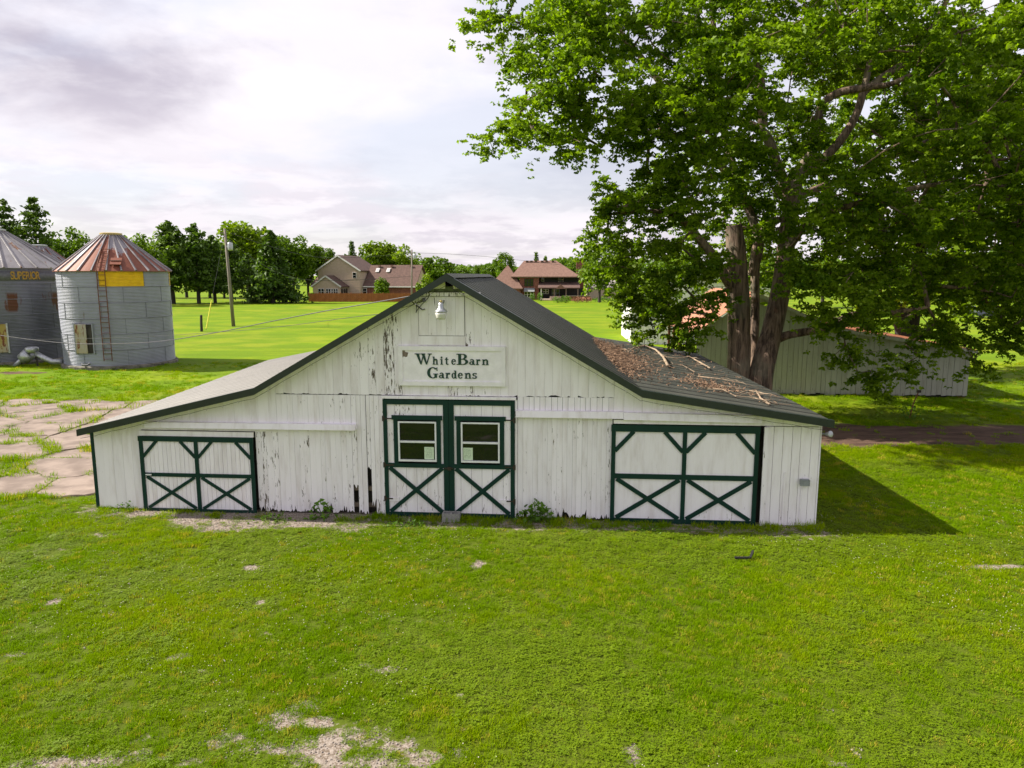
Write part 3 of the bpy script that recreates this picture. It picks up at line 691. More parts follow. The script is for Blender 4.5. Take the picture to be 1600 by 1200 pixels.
# dark sheet standing in for the shade behind gaps, girts, other walls, corner trims
backing_mb = MB().prism_xz([(0.03, 0.0), (16.3, 0.0), (16.3, RP[4][1] - .12), (12.5, RP[3][1] - .13), (8.37, 5.18), (4.08, RP[1][1] - .13), (0.03, RP[0][1] - .08)], .16, .19)
backing_mb.build('dark_backing', M['dark_inside'], barn)
for z in (.16, .55, 1.45): MB().box(3.95, 6.85, .05, .12, z, z + .10).build('girt', M['bare_wood'], barn); MB().box(9.85, 11.9, .05, .12, z, z + .10).build('girt', M['bare_wood'], barn)
def side_wall(s, hgt, name, fl_=0.0):
    mb = MB(); n = 52
    for i in range(n):
        y0, y1 = .2 + (BLEN - .3) * i / n + .004, .2 + (BLEN - .3) * (i + 1) / n - .004; a, b = s + (SHEAR - fl_) * y0, s + (SHEAR - fl_) * y1
        mb.hexa([(a - .012, y0, 0), (a + .012, y0, 0), (b + .012, y1, 0), (b - .012, y1, 0), (a - .012, y0, hgt), (a + .012, y0, hgt), (b + .012, y1, hgt), (b - .012, y1, hgt)])
    o = paint(mb.build(name, M['white_boards'], barn), .4); o['kind'] = 'stuff'
side_wall(.02, 1.88, 'side_wall_boards', .058); side_wall(16.30, 2.28, 'side_wall_boards')
mb = MB(); yb = BLEN - .1; q = SHEAR * yb
mb.prism_xz([(s + q, z) for s, z in ((0.03, 0), (16.3, 0), (16.3, RP[4][1] - .12), (12.5, RP[3][1] - .13), (8.37, 5.18), (4.08, RP[1][1] - .13), (0.03, RP[0][1] - .08))], yb, yb + .03)
paint(mb.build('rear_wall', M['white_boards'], barn), .4)
MB().box(-.045, .03, -.03, .11, 0.0, 1.86).build('corner_post', M['green_trim'], barn)
paint(MB().box(16.325, 16.355, -.025, .10, 0.02, 2.24).build('corner_post', M['white_boards'], barn), .6)
# sliding door rails
def hood(s0, s1, z0, z1, dz, dep, pl):
    mb = MB().hexa([(s0, -dep, z0), (s1, -dep, z0 + dz), (s1, -.024, z0 + dz), (s0, -.024, z0), (s0, -dep + .03, z1), (s1, -dep + .03, z1 + dz), (s1, -.024, z1 + dz), (s0, -.024, z1)])
    return paint(mb.build('rail_hood', M['white_boards'], barn), pl)
hood(1.37, 6.25, 1.975, 2.10, .015, .17, .25)
hood(9.83, 12.15, 2.345, 2.485, 0, .16, .1); hood(12.155, 15.06, 2.325, 2.475, -.03, .165, .05)
paint(MB().box(1.18, 3.87, -.075, -.03, 1.77, 1.885).build('rail_board', M['white_boards'], barn), .3)
paint(MB().box(11.95, 15.05, -.085, -.03, 2.225, 2.31).build('rail_board', M['white_boards'], barn), .1)
# door header and jambs of the double door
paint(MB().box(DL - .03, DR + .03, -.07, .02, 2.705, 2.765).build('door_header', M['white_boards'], barn), .5)
for s in (DL - .055, DR + .005): paint(MB().box(s, s + .05, -.055, .05, .0, 2.70).build('door_jamb', M['white_boards'], barn), .9)

def trim_bar(parent, a, b, wdt, y0, y1, name):
    """flat board between two points on the door face"""
    (x0, z0), (x1, z1) = a, b; L = math.hypot(x1 - x0, z1 - z0); px_, pz_ = -(z1 - z0) / L * wdt / 2, (x1 - x0) / L * wdt / 2
    return paint(MB().prism_xz([(x0 - px_, z0 - pz_), (x1 - px_, z1 - pz_), (x1 + px_, z1 + pz_), (x0 + px_, z0 + pz_)], y0, y1).build(name, M['green_trim'], parent), .3)
def rect(parent, name, s0, s1, z0, z1, y0, y1, mat, pl=.3):
    return paint(MB().box(s0, s1, y0, y1, z0, z1).build(name, M[mat], parent), pl)
# ---- sliding doors: frame, mid rail, centre stile, knee braces, two crosses below
def slide_door(s0, s1, z0, z1, mid, plank, name_label, wS, wT):
    d = bpy.data.objects.new('sliding_door', None); link(d, barn); d['label'] = name_label
    y = -.075
    if plank:
        n = round((s1 - s0 - .06) / .1); 
        for i in range(n):
            a = s0 + .03 + (s1 - s0 - .06) * i / n; b_ = s0 + .03 + (s1 - s0 - .06) * (i + 1) / n
            board(a + .003, b_ - .003, z0 + .03, z1 - .03, random.uniform(0, .25), d, y=y + .02, th=.02)
    else:
        c = (s0 + s1) / 2
        for a, b_ in ((s0 + .03, c - .002), (c + .002, s1 - .03)):
            rect(d, 'panel', a, b_, mid + .002, z1 - .03, y, y + .02, 'white_boards', .32); rect(d, 'panel', a, b_, z0 + .03, mid - .002, y, y + .02, 'white_boards', .30)
    c = (s0 + s1) / 2; f0, f1 = y - .03, y - .002
    rect(d, 'top_rail', s0 - .01, s1 + .005, z1 - wT * 1.35, z1, f0 - .006, f1, 'green_trim'); rect(d, 'bottom_rail', s0, s1, z0, z0 + wT * 1.05, f0 - .006, f1, 'green_trim', 1.0)
    for s in (s0, s1 - wS): rect(d, 'stile', s, s + wS, z0 + wT * 1.06, z1 - wT * 1.36, f0, f1, 'green_trim')
    rect(d, 'stile', c - wS / 2, c + wS / 2, z0 + wT * 1.06, z1 - wT * 1.36, f0 - .002, f1, 'green_trim')
    for a, b_ in ((s0 + wS, c - wS / 2), (c + wS / 2, s1 - wS)):
        rect(d, 'mid_rail', a + .001, b_ - .001, mid - wT / 2, mid + wT / 2, f0 + .001, f1, 'green_trim', .8)
        zt, zb = z1 - wT * 1.36, z0 + wT * 1.06; kx = (b_ - a) * .27
        trim_bar(d, (a - .01, zt - kx * 1.12), (a + kx, zt + .005), wT * .8, f0 + .003, f1, 'knee_brace'); trim_bar(d, (b_ + .01, zt - kx * 1.12), (b_ - kx, zt + .005), wT * .8, f0 + .003, f1, 'knee_brace')
        trim_bar(d, (a + .04, zb + .01), (b_ - .04, mid - wT / 2 - .01), wT * .85, f0 + .004, f1, 'cross_brace')
        trim_bar(d, (a + .04, mid - wT / 2 - .01), (b_ - .04, zb + .01), wT * .85, f0 + .008, f1 - .001, 'cross_brace')
    return d
sdl = slide_door(1.165, 3.865, -.03, 1.765, .86, True, 'smaller plank sliding door in the low wing', .085, .085)
sdr = slide_door(11.91, 15.05, -.01, 2.205, 1.06, False, 'larger panel sliding door standing slightly ajar', .09, .11)
rect(sdl, 'pull_handle', 1.28, 1.42, .845, .875, -.12, -.106, 'vinyl_white', .2)
# ---- double door leaves with windows
def leaf(s0, s1, hinge_left, lab):
    d = bpy.data.objects.new('door_leaf', None); link(d, barn); d['label'] = lab
    z0, z1, y = .02, 2.685, -.03; mid = 1.20; cs = (s0 + s1) / 2 + (.03 if hinge_left else -.03)
    w0, w1, wz0, wz1 = cs - .43, cs + .43, 1.29, 2.20
    n = 6
    for i in range(n):
        a = s0 + .02 + (s1 - s0 - .04) * i / n + .003; b_ = s0 + .02 + (s1 - s0 - .04) * (i + 1) / n - .003; pl = random.uniform(.4, 1.1)
        board(a, b_, z0 + .02, mid, pl, d, y=y, ragged=.02)
        board(a, b_, wz1 + .06, z1 - .02, pl * (1.7 if hinge_left and i < 3 else .6), d, y=y)
    board(s0 + .02, w0 - .04, mid + .004, wz1 + .056, .7, d, y=y); board(w1 + .04, s1 - .02, mid + .004, wz1 + .056, .7, d, y=y)
    f0, f1 = y - .052, y - .026; st = .105
    rect(d, 'stile', s0, s0 + st * (.85 if hinge_left else 1.1), z0, z1, f0, f1, 'green_trim'); rect(d, 'stile', s1 - st * (1.1 if hinge_left else .85), s1, z0, z1, f0, f1, 'green_trim')
    a, b_ = s0 + st * (.85 if hinge_left else 1.1) + .001, s1 - st * (1.1 if hinge_left else .85) - .001
    rect(d, 'top_rail', a, b_, z1 - .105, z1, f0, f1, 'green_trim'); rect(d, 'mid_rail', a, b_, mid - .05, mid + .045, f0, f1, 'green_trim'); rect(d, 'bottom_rail', a, b_, z0, z0 + .09, f0, f1, 'green_trim', 1.2)
    trim_bar(d, (a + .03, z0 + .10), (b_ - .03, mid - .06), .09, f0 + .003, f1, 'cross_brace'); trim_bar(d, (a + .03, mid - .06), (b_ - .03, z0 + .10), .09, f0 - .003, f1 - .001, 'cross_brace')
    # window: casing, vinyl frame, two sashes with panes
    rect(d, 'casing', w0 - .10, w0 - .005, mid + .046, wz1 + .035, f0, f1, 'green_trim'); rect(d, 'casing', w1 + .005, w1 + .10, mid + .046, wz1 + .035, f0, f1, 'green_trim')
    rect(d, 'casing_head', w0 - .135, w1 + .135, wz1 + .036, wz1 + .135, f0 - .012, f1, 'green_trim')
    t = .035
    def sub(nm, s0_, s1_, z0_, z1_, y0_, y1_, mt): return MB().box(s0_, s1_, y0_, y1_, z0_, z1_).build(nm, M[mt], d)
    sub('window_frame', w0, w0 + t, wz0, wz1, f0 - .004, f1, 'vinyl_white'); sub('window_frame', w1 - t, w1, wz0, wz1, f0 - .004, f1, 'vinyl_white')
    sub('window_frame', w0 + t, w1 - t, wz1 - t, wz1, f0 - .003, f1, 'vinyl_white'); sub('window_frame', w0 + t, w1 - t, wz0, wz0 + t * 1.2, f0 - .006, f1, 'vinyl_white')
    zm = wz0 + (wz1 - wz0) * .49
    sub('meeting_rail', w0 + t, w1 - t, zm - .02, zm + .022, f0 + .004, f1 + .02, 'vinyl_white')
    sub('pane', w0 + t + .001, w1 - t - .001, zm + .023, wz1 - t - .001, y - .002, y + .006, 'dark_glass'); sub('pane', w0 + t + .001, w1 - t - .001, wz0 + t * 1.2 + .001, zm - .021, y - .016, y - .009, 'dark_glass')
    # strap hinges on their white backing strips
    for zh, L in ((2.26, .17), (mid, .19), (.42, .15)):
        if hinge_left: MB().box(s0 - .02, s0 + .03, f0 - .008, f0 - .001, zh - .06, zh + .06).box(s0 + .03, s0 + .03 + L, f0 - .007, f0 - .002, zh - .014, zh + .014).build('hinge', M['black_iron'], d)
        else: MB().box(s1 - .03, s1 + .02, f0 - .008, f0 - .001, zh - .06, zh + .06).box(s1 - .03 - L, s1 - .03, f0 - .007, f0 - .002, zh - .014, zh + .014).build('hinge', M['black_iron'], d)
    for zh in (2.26, .40):
        if hinge_left: rect(d, 'hinge_backing', s0 + .092, s0 + .32, zh - .045, zh + .045, f0 + .012, f1, 'white_boards', .5)
        else: rect(d, 'hinge_backing', s1 - .32, s1 - .092, zh - .045, zh + .045, f0 + .012, f1, 'white_boards', .5)
    return (w0, w1, wz0, wz1, zm, y)
wl = leaf(DL, (DL + DR) / 2 - .004, True, 'door leaf with flaking paint over its window'); wr = leaf((DL + DR) / 2 + .004, DR, False, 'door leaf with cleaner paint')
mc = (DL + DR) / 2; MB().box(mc - .10, mc + .10, -.10, -.083, 1.135, 1.165).box(mc - .03, mc + .05, -.115, -.098, 1.11, 1.19).build('latch', M['black_iron'], barn)
# notices taped in the windows
def on_barn(o): o.parent = None; o.matrix_world = Matrix.Translation(BL) @ Matrix.Rotation(BANG, 4, 'Z'); return o
for (w, side, lab) in ((wl, 1, 'pale green printed notice in the corner of the flaking door leaf window'), (wr, 0, 'pale green printed notice in the corner of the cleaner door leaf window')):
    w0, w1, wz0, wz1, zm, y = w; s0 = (w1 - .035 - .03 - .215) if side else w0 + .042
    o = MB().box(s0, s0 + .215, y - .020, y - .018, wz0 + .05, wz0 + .05 + .279).build('notice', M['notice_paper']); on_barn(o); tag(o, lab, 'notice', 'notices in the door windows')

# ---- roof: ribbed sheets on four slopes, ridge cap, trims
OH = .40
FLARE = .060                                       # the low wing splays outwards towards the back
def sheet(a, b, name, mat='roof_metal', flare=0.0):
    (s0, z0), (s1, z1) = a, b; W_ = 1.2192; prof = []
    for k in range(2):
        y = k * W_ / 2; prof += [(y, 0), (y + .08, 0), (y + .09, .010), (y + .13, .010), (y + .14, 0), (y + .38, 0), (y + .383, .003), (y + .40, .003), (y + .403, 0)]
    prof.append((W_ - .002, 0)); n = len(prof); L = math.hypot(s1 - s0, z1 - z0); nxs, nzs = -(z1 - z0) / L, (s1 - s0) / L
    def verts(y0):
        V = []
        for dh in (0, -.012):
            for e, (s, z) in enumerate((a, b)):
                for (y, h) in prof: V.append((s + nxs * (h + dh) + SHEAR * y - (flare * (y + y0 + OH) if e == 0 else 0), y, z + nzs * (h + dh)))
        return V
    Fc = []
    up = s1 > s0
    for i in range(n - 1):
        Fc.append((i, n + i, n + i + 1, i + 1)); Fc.append((2 * n + i, 2 * n + i + 1, 3 * n + i + 1, 3 * n + i))
    for r in (0, n): Fc += [(r + i, r + i + 1, 2 * n + r + i + 1, 2 * n + r + i) for i in range(n - 1)]
    for i in (0, n - 1): Fc.append((i, n + i, 3 * n + i, 2 * n + i))
    me = None if flare else MB().add(verts(0), Fc).mesh('roof_sheet', M[mat])
    num = math.ceil((BLEN + OH + .1) / W_)
    for i in range(num):
        y0 = -OH + i * W_; o = obj_from('roof_sheet', me or MB().add(verts(y0), Fc).mesh('roof_sheet', M[mat]), barn); o.location = (SHEAR * y0, y0, random.uniform(0, .0006))
E_L = (RP[0][0] - .03, RP[0][1] - .007); E_R = (RP[4][0] + .04, RP[4][1])
sheet(E_L, RP[1], 'roof_sheet', 'roof_metal_sunlit', FLARE); sheet((RP[1][0], RP[1][1] + .004), RP[2], 'roof_sheet', 'roof_metal_sunlit'); sheet(RP[2], (RP[3][0], RP[3][1] + .004), 'roof_sheet'); sheet(RP[3], E_R, 'roof_sheet')
def rake(a, b, name='rake_trim'):
    (s0, z0), (s1, z1) = a, b; y = -OH - .006; q = SHEAR * y
    MB().hexa([(s0 + q, y - .02, z0 - .125), (s1 + q, y - .02, z1 - .125), (s1 + q, y + .004, z1 - .125), (s0 + q, y + .004, z0 - .125),
               (s0 + q, y - .02, z0 + .028), (s1 + q, y - .02, z1 + .028), (s1 + q, y + .004, z1 + .028), (s0 + q, y + .004, z0 + .028)]).build(name, M['roof_trim'], barn)
    MB().hexa([(s0 + q, y + .005, z0 + .024), (s1 + q, y + .005, z1 + .024), (s1 + q, y + .11, z1 + .024), (s0 + q, y + .11, z0 + .024),
               (s0 + q, y + .005, z0 + .029), (s1 + q, y + .005, z1 + .029), (s1 + q, y + .11, z1 + .029), (s0 + q, y + .11, z0 + .029)]).build(name, M['roof_trim'], barn)
    # soffit under the overhang
    paint(MB().hexa([(s0, y + .005, z0 - .06), (s1, y + .005, z1 - .06), (s1, -.002, z1 - .06), (s0, -.002, z0 - .06), (s0, y + .005, z0 - .035), (s1, y + .005, z1 - .035), (s1, -.002, z1 - .035), (s0, -.002, z0 - .035)]).build('soffit', M['white_boards'], barn), .4)
rake(E_L, RP[1]); rake(RP[1], RP[2]); rake(RP[2], RP[3]); rake(RP[3], E_R)
for (s, z), fl_ in ((E_L, FLARE), (E_R, 0)):
    mb = MB(); y0, y1 = -OH, BLEN + .2; f1 = -fl_ * (y1 - y0)
    mb.hexa([(s - .012 + SHEAR * y0, y0, z - .09), (s + .012 + SHEAR * y0, y0, z - .09), (s + .012 + SHEAR * y1 + f1, y1, z - .09), (s - .012 + SHEAR * y1 + f1, y1, z - .09),
             (s - .012 + SHEAR * y0, y0, z - .014), (s + .012 + SHEAR * y0, y0, z - .014), (s + .012 + SHEAR * y1 + f1, y1, z - .014), (s - .012 + SHEAR * y1 + f1, y1, z - .014)]).build('eave_trim', M['roof_trim'], barn)
for sg in (-1, 1):
    mb = MB(); y0, y1 = -OH, BLEN + .2; s, z = RP[2]
    mb.hexa([(s + SHEAR * y0, y0, z + .034), (s + sg * .16 + SHEAR * y0, y0, z - .058), (s + sg * .16 + SHEAR * y1, y1, z - .058), (s + SHEAR * y1, y1, z + .034),
             (s + SHEAR * y0, y0, z + .040), (s + sg * .16 + SHEAR * y0, y0, z - .052), (s + sg * .16 + SHEAR * y1, y1, z - .052), (s + SHEAR * y1, y1, z + .040)]).build('ridge_cap', M['roof_metal'], barn)

# ================================================================== SIGN
sign = thing('sign', 'white framed wooden sign with raised green letters on the barn gable', 'sign', BL, BANG)
S0, S1, Z0, Z1 = 7.245, 9.60, 3.005, 3.875
SY = -.045
MB().box(S0 + .04, S1 - .04, SY - .016, SY + .016, Z0 + .04, Z1 - .04).build('panel', M['sign_white'], sign)
fw = .095
for pts in ([(S0, Z0), (S1, Z0), (S1 - fw, Z0 + fw), (S0 + fw, Z0 + fw)], [(S0, Z1), (S0 + fw, Z1 - fw), (S1 - fw, Z1 - fw), (S1, Z1)], [(S0, Z0 + .002), (S0 + fw, Z0 + fw + .002), (S0 + fw, Z1 - fw - .002), (S0, Z1 - .002)], [(S1, Z0 + .002), (S1, Z1 - .002), (S1 - fw, Z1 - fw - .002), (S1 - fw, Z0 + fw + .002)]):
    MB().prism_xz(pts, SY - .042, SY + .018).build('frame_board', M['sign_white'], sign)
jag = [(S0 + fw, Z1 - fw), (S0 + fw, Z1 - fw - .16), (S0 + fw + .03, Z1 - fw - .13), (S0 + fw + .06, Z1 - fw - .15), (S0 + fw + .10, Z1 - fw - .14), (S0 + fw + .13, Z1 - fw - .05), (S0 + fw + .06, Z1 - fw - .035), (S0 + fw + .05, Z1 - fw)]
MB().prism_xz(jag[::1], SY - .019, SY - .0165).build('torn_patch', M['bare_wood'], sign)
def arc(cx, cy, rx, ry, a0, a1, th, tv, n=18):
    """crescent stroke: thick at the sides, thin top and bottom"""
    o, i = [], []
    for k in range(n + 1):
        a = math.radians(a0 + (a1 - a0) * k / n); c, s = math.cos(a), math.sin(a)
        o.append((cx + rx * c, cy + ry * s)); i.append((cx + (rx - th) * c, cy + (ry - tv) * s))
    return ('strip', o, i)
def R_(x0, y0, x1, y1): return ('poly', [(x0, y0), (x1, y0), (x1, y1), (x0, y1)])
def P_(*p): return ('poly', list(p))
GLY = {
 'W': [P_((.10, 1), (.36, 1), (.62, 0), (.50, 0)), P_((.50, .0), (.60, .0), (.80, .86), (.74, .96)), P_((.60, 1), (.86, 1), (1.10, 0), (.99, 0)), P_((.99, 0), (1.09, 0), (1.40, 1), (1.30, 1)), R_(0, .925, .46, 1), R_(.52, .925, .94, 1), R_(1.16, .925, 1.52, 1)],
 'B': [R_(.14, 0, .38, 1), R_(0, 0, .5, .07), R_(0, .93, .5, 1), R_(.3, .475, .55, .54), arc(.52, .755, .34, .245, -90, 90, .22, .075), arc(.54, .27, .43, .27, -90, 90, .24, .075)],
 'G': [arc(.52, .5, .52, .52, 42, 318, .27, .085), R_(.66, .05, .89, .42), R_(.54, .36, 1.0, .43), R_(.86, .68, .93, 1.0)],
 'h': [R_(.08, 0, .27, .72), R_(0, .66, .2, .72), R_(0, 0, .35, .06), R_(.50, 0, .69, .36), R_(.42, 0, .77, .06), arc(.44, .34, .25, .19, 0, 165, .19, .09)],
 'i': [R_(.08, 0, .27, .50), R_(0, .44, .2, .50), R_(0, 0, .35, .06), arc(.17, .64, .11, .10, 0, 360, .109, .099)],
 't': [R_(.12, .10, .30, .66), R_(0, .44, .44, .50), arc(.32, .13, .20, .15, 180, 330, .17, .07), P_((.05, .5), (.13, .5), (.13, .64))],
 'e': [arc(.29, .26, .29, .27, 18, 325, .18, .065), R_(.10, .26, .56, .315)],
 'a': [arc(.25, .16, .24, .165, 0, 360, .16, .06), R_(.36, .05, .54, .36), arc(.30, .35, .24, .18, 0, 155, .17, .065), R_(.46, 0, .64, .055), P_((.36, .05), (.54, 0), (.60, .055), (.54, .12))],
 'r': [R_(.08, 0, .27, .50), R_(0, .44, .2, .50), R_(0, 0, .38, .06), arc(.40, .32, .20, .20, 55, 175, .15, .10), arc(.46, .43, .085, .085, 0, 360, .084, .084)],
 'n': [R_(.08, 0, .27, .50), R_(0, .44, .2, .50), R_(0, 0, .35, .06), R_(.50, 0, .69, .36), R_(.42, 0, .77, .06), arc(.44, .34, .25, .19, 0, 165, .19, .09)],
 'd': [arc(.27, .255, .27, .27, 0, 360, .18, .065), R_(.40, .03, .59, .72), R_(.30, .66, .5, .72), R_(.48, 0, .68, .06)],
 's': [arc(.24, .375, .215, .145, 25, 262, .15, .065), arc(.24, .145, .225, .155, -158, 92, .15, .065), R_(.38, .38, .43, .52), R_(.03, 0, .08, .14)],
}
def letter(ch, x, z, sx, sz):
    mb = MB(); yb = SY - .0165
    for k, st in enumerate(GLY[ch]):
        y0 = yb - .012 - .0007 * k
        if st[0] == 'poly':
            p = [(x + u * sx, z + v * sz) for u, v in st[1]]
            ar = sum(p[i][0] * p[(i + 1) % len(p)][1] - p[(i + 1) % len(p)][0] * p[i][1] for i in range(len(p)))
            mb.prism_xz(p if ar > 0 else p[::-1], y0, yb)
        else:
            o, i_ = st[1], st[2]
            for q in range(len(o) - 1):
                p = [(x + u * sx, z + v * sz) for u, v in (o[q], o[q + 1], i_[q + 1], i_[q])]
                b = len(mb.v); mb.add([(u, y0, v) for u, v in p] + [(u, yb, v) for u, v in p], [(0, 1, 2, 3), (0, 4, 5, 1), (2, 6, 7, 3)])
    return mb.build('letter', M['letter_green'], sign)
ZX = lambda u: S0 + (u - 45) / (1078 - 45) * (S1 - S0)
ZZ = lambda v: Z1 - (v - 712) / (1095 - 712) * (Z1 - Z0)
u1 = (S1 - S0) / (1078 - 45)
for ch, x0, x1 in (('W', 208, 362), ('h', 380, 430), ('i', 455, 479), ('t', 500, 536), ('e', 561, 603), ('B', 612, 716), ('a', 732, 786), ('r', 797, 838), ('n', 856, 916)):
    wid = {'W': 1.52, 'B': .97, 'h': .77, 'i': .35, 't': .52, 'e': .58, 'a': .64, 'r': .56, 'n': .77}[ch]
    letter(ch, ZX(x0) - .006, ZZ(889), (x1 - x0) * u1 / wid * 1.08, 106 / 383 * (Z1 - Z0))
for ch, x0, x1 in (('G', 325, 425), ('a', 438, 490), ('r', 503, 546), ('d', 562, 610), ('e', 622, 668), ('n', 688, 748), ('s', 760, 804)):
    wid = {'G': 1.0, 'a': .64, 'r': .56, 'd': .68, 'e': .58, 'n': .77, 's': .47}[ch]
    letter(ch, ZX(x0) - .006, ZZ(1022), (x1 - x0) * u1 / wid * 1.08, 106 / 383 * (Z1 - Z0))

# ================================================================== THINGS ON AND BY THE BARN
lamp = thing('barn_lamp', 'domed metal yard lamp with frosted bowl under the barn peak', 'lamp', BL, BANG)
lx, ly0 = 8.27, -.42
MB().lathe([(.085, 0), (.105, .04), (.12, .10), (.125, .15)], 24, (lx, ly0, 4.48)).build('bowl', M['lamp_glass'], lamp, True)
MB().lathe([(.132, 0), (.136, .02), (.10, .05), (.07, .08), (.058, .16), (.048, .195), (.034, .20)], 24, (lx, ly0, 4.632)).build('hood', M['galvanised'], lamp, True)
MB().lathe([(.03, 0), (.034, .035), (.02, .05)], 12, (lx, ly0, 4.834)).build('photocell', M['brass'], lamp, True)
MB().tube([(lx, ly0 + .06, 4.74), (lx, -.15, 4.80), (lx, -.06, 4.86)], .018, 8).build('bracket', M['galvanised'], lamp, True)
box = thing('electrical_box', 'small grey electrical box on the barn wall above its conduit', 'utility box', BL, BANG)
MB().box(15.955, 16.135, -.11, -.03, .945, 1.07).build('case', M['box_grey'], box); MB().box(15.945, 16.145, -.122, -.111, .93, 1.06).build('cover', M['box_grey'], box)
MB().tube([(16.0, -.045, .02), (16.0, -.045, .944)], .014, 8).build('conduit', M['sign_white'], box)
fl = thing('flood_lamp', 'small silver flood lamp under the barn eave corner', 'lamp', BL, BANG)
MB().tube([(16.36, .02, 2.05), (16.44, .01, 2.05)], .02, 8).build('arm', M['box_grey'], fl)
MB().lathe([(.03, 0), (.035, .05), (.065, .11), (.07, .13), (.06, .135)], 14).build('head', M['galvanised'], fl, True).matrix_local = Matrix.Translation((16.45, 0, 2.05)) @ Matrix.Rotation(math.radians(75), 4, 'X') @ Matrix.Rotation(math.radians(25), 4, 'Y')
blk = thing('concrete_block', 'grey hollow concrete block standing before the double doors', 'concrete block', BL, BANG)
mb = MB(); bx0, bx1, by0, by1 = 8.21, 8.60, -.36, -.165; zt = .19
mb.box(bx0, bx1, by0, by0 + .03, 0, zt).box(bx0, bx1, by1 - .03, by1, 0, zt)
for x in (bx0, (bx0 + bx1) / 2 - .015, bx1 - .03): mb.box(x, x + .03, by0 + .03, by1 - .03, 0, zt - .002)
mb.build('shell', M['block_grey'], blk)
# ragged wires and an insulator at the peak
wr_ = thing('service_drop_wires', 'tangled black service wires and insulators near the barn peak', 'wires', BL, BANG)
def wpx(px, py, y):   # point on the barn front seen at a pixel, y metres out from the wall
    r = ray(px, py); o = Vector((0, 0, H)); n = BN; t = (BL + BN * y - o).dot(n) / r.dot(n); p = o + r * t - BL
    return (p.dot(BD), p.dot(BN), p.z)
for pts, rr in (([(638, 466), (648, 475), (660, 484), (664, 483)], .012), ([(649, 470), (651, 480), (650, 489)], .008), ([(672, 459), (668, 467), (655, 480), (650, 488)], .007), ([(660, 470), (640, 478), (622, 482), (612, 490), (602, 494)], .006), ([(655, 473), (661, 470)], .010)):
    MB().tube([wpx(a, b, -.09 - .02 * random.random()) for a, b in pts], rr, 6).build('wire', M['cable'], wr_)
for a, b in ((662, 469), (601, 489)):
    x, y, z = wpx(a, b, -.12); MB().lathe([(.025, -.04), (.05, -.03), (.05, 0), (.03, .01), (.045, .03), (.02, .045)], 12, (x, y, z)).build('insulator', M['dark_panel'], wr_, True)
def stretch(pts, rad, mat, n=6, sub=10):
    P = [Vector(p) for p in pts]; out = []
    for i in range(len(P) - 1):
        p0, p1, p2, p3 = P[max(i - 1, 0)], P[i], P[i + 1], P[min(i + 2, len(P) - 1)]
        for k in range(sub):
            t = k / sub; out.append(.5 * ((2 * p1) + (p2 - p0) * t + (2 * p0 - 5 * p1 + 4 * p2 - p3) * t * t + (3 * p1 - p0 - 3 * p2 + p3) * t ** 3))
    out.append(P[-1]); return MB().tube(out, rad, n)
tag(stretch([at(640, 463, 15.05), at(560, 477, 16), at(500, 487.5, 17), at(420, 503, 18.8), at(330, 521, 21), at(230, 535, 24), at(110, 536.5, 27), at(0, 524, 30), at(-90, 510, 33)], .012, None).build('power_cable', M['cable_grey']), 'thick grey twisted power cable sagging from the barn peak past the grain bins', 'cable')
tag(stretch([at(600, 490, 15.2), at(540, 497, 17), at(440, 510, 21), at(340, 519, 26), at(200, 527, 33), at(40, 531, 40)], .007, None).build('telephone_wire', M['cable']), 'thin dark wire running from the barn rake to the bins', 'cable')
# string of little lamps under the rake
sl_ = thing('string_lights', 'string of tiny clear lamps hung under the barn rakes', 'string lights', BL, BANG)
bm_ = MB().lathe([(0, -.022), (.011, -.012), (.012, .004), (.006, .018), (.006, .026)], 7).mesh('bulb', M['lamp_glass'], True)
for (a, za), (b, zb) in zip(RP[:-1], RP[1:]):
    n = int(math.hypot(b - a, zb - za) / .36); pts = [(a + (b - a) * i / n, -.33 - .02 * (i % 2), za + (zb - za) * i / n - .20 - .015 * (i % 2)) for i in range(n + 1)]
    MB().tube(pts, .004, 4).build('wire', M['cable'], sl_)
    for p in pts[1:-1]: o = obj_from('bulb', bm_, sl_); o.location = (p[0], p[1], p[2] - .02)
# weeds at the foot of the wall
def leaf_cloud(C, D, size, up=.6, squash=1.0, droop=0.0, aspect=.62, var=None, fold=.18):
    """kite-shaped leaves at centres C; returns verts, quads, var"""
    n = len(C); nor = rng.normal(0, 1, (n, 3)); nor /= np.linalg.norm(nor, axis=1)[:, None]; nor[:, 2] = np.abs(nor[:, 2]) * (1 - up) + up; nor /= np.linalg.norm(nor, axis=1)[:, None]
    d = rng.normal(0, 1, (n, 3)) if D is None else D + rng.normal(0, .25, (n, 3))
    d[:, 2] -= droop; d -= nor * (d * nor).sum(1)[:, None]; d /= np.linalg.norm(d, axis=1)[:, None] + 1e-9
    s = np.cross(nor, d); sz = np.asarray(size) * rng.uniform(.7, 1.3, n); sz = sz[:, None]
    V = np.stack([C - d * sz * .5, C - d * sz * .02 + s * sz * aspect * .5 + nor * sz * fold, C + d * sz * .5 - nor * sz * fold * .4, C - d * sz * .02 - s * sz * aspect * .5 + nor * sz * fold], 1).reshape(-1, 3)
    Fq = np.arange(4 * n).reshape(n, 4)
    v = rng.random(n) if var is None else var
    return V, Fq, np.repeat(v, 4)
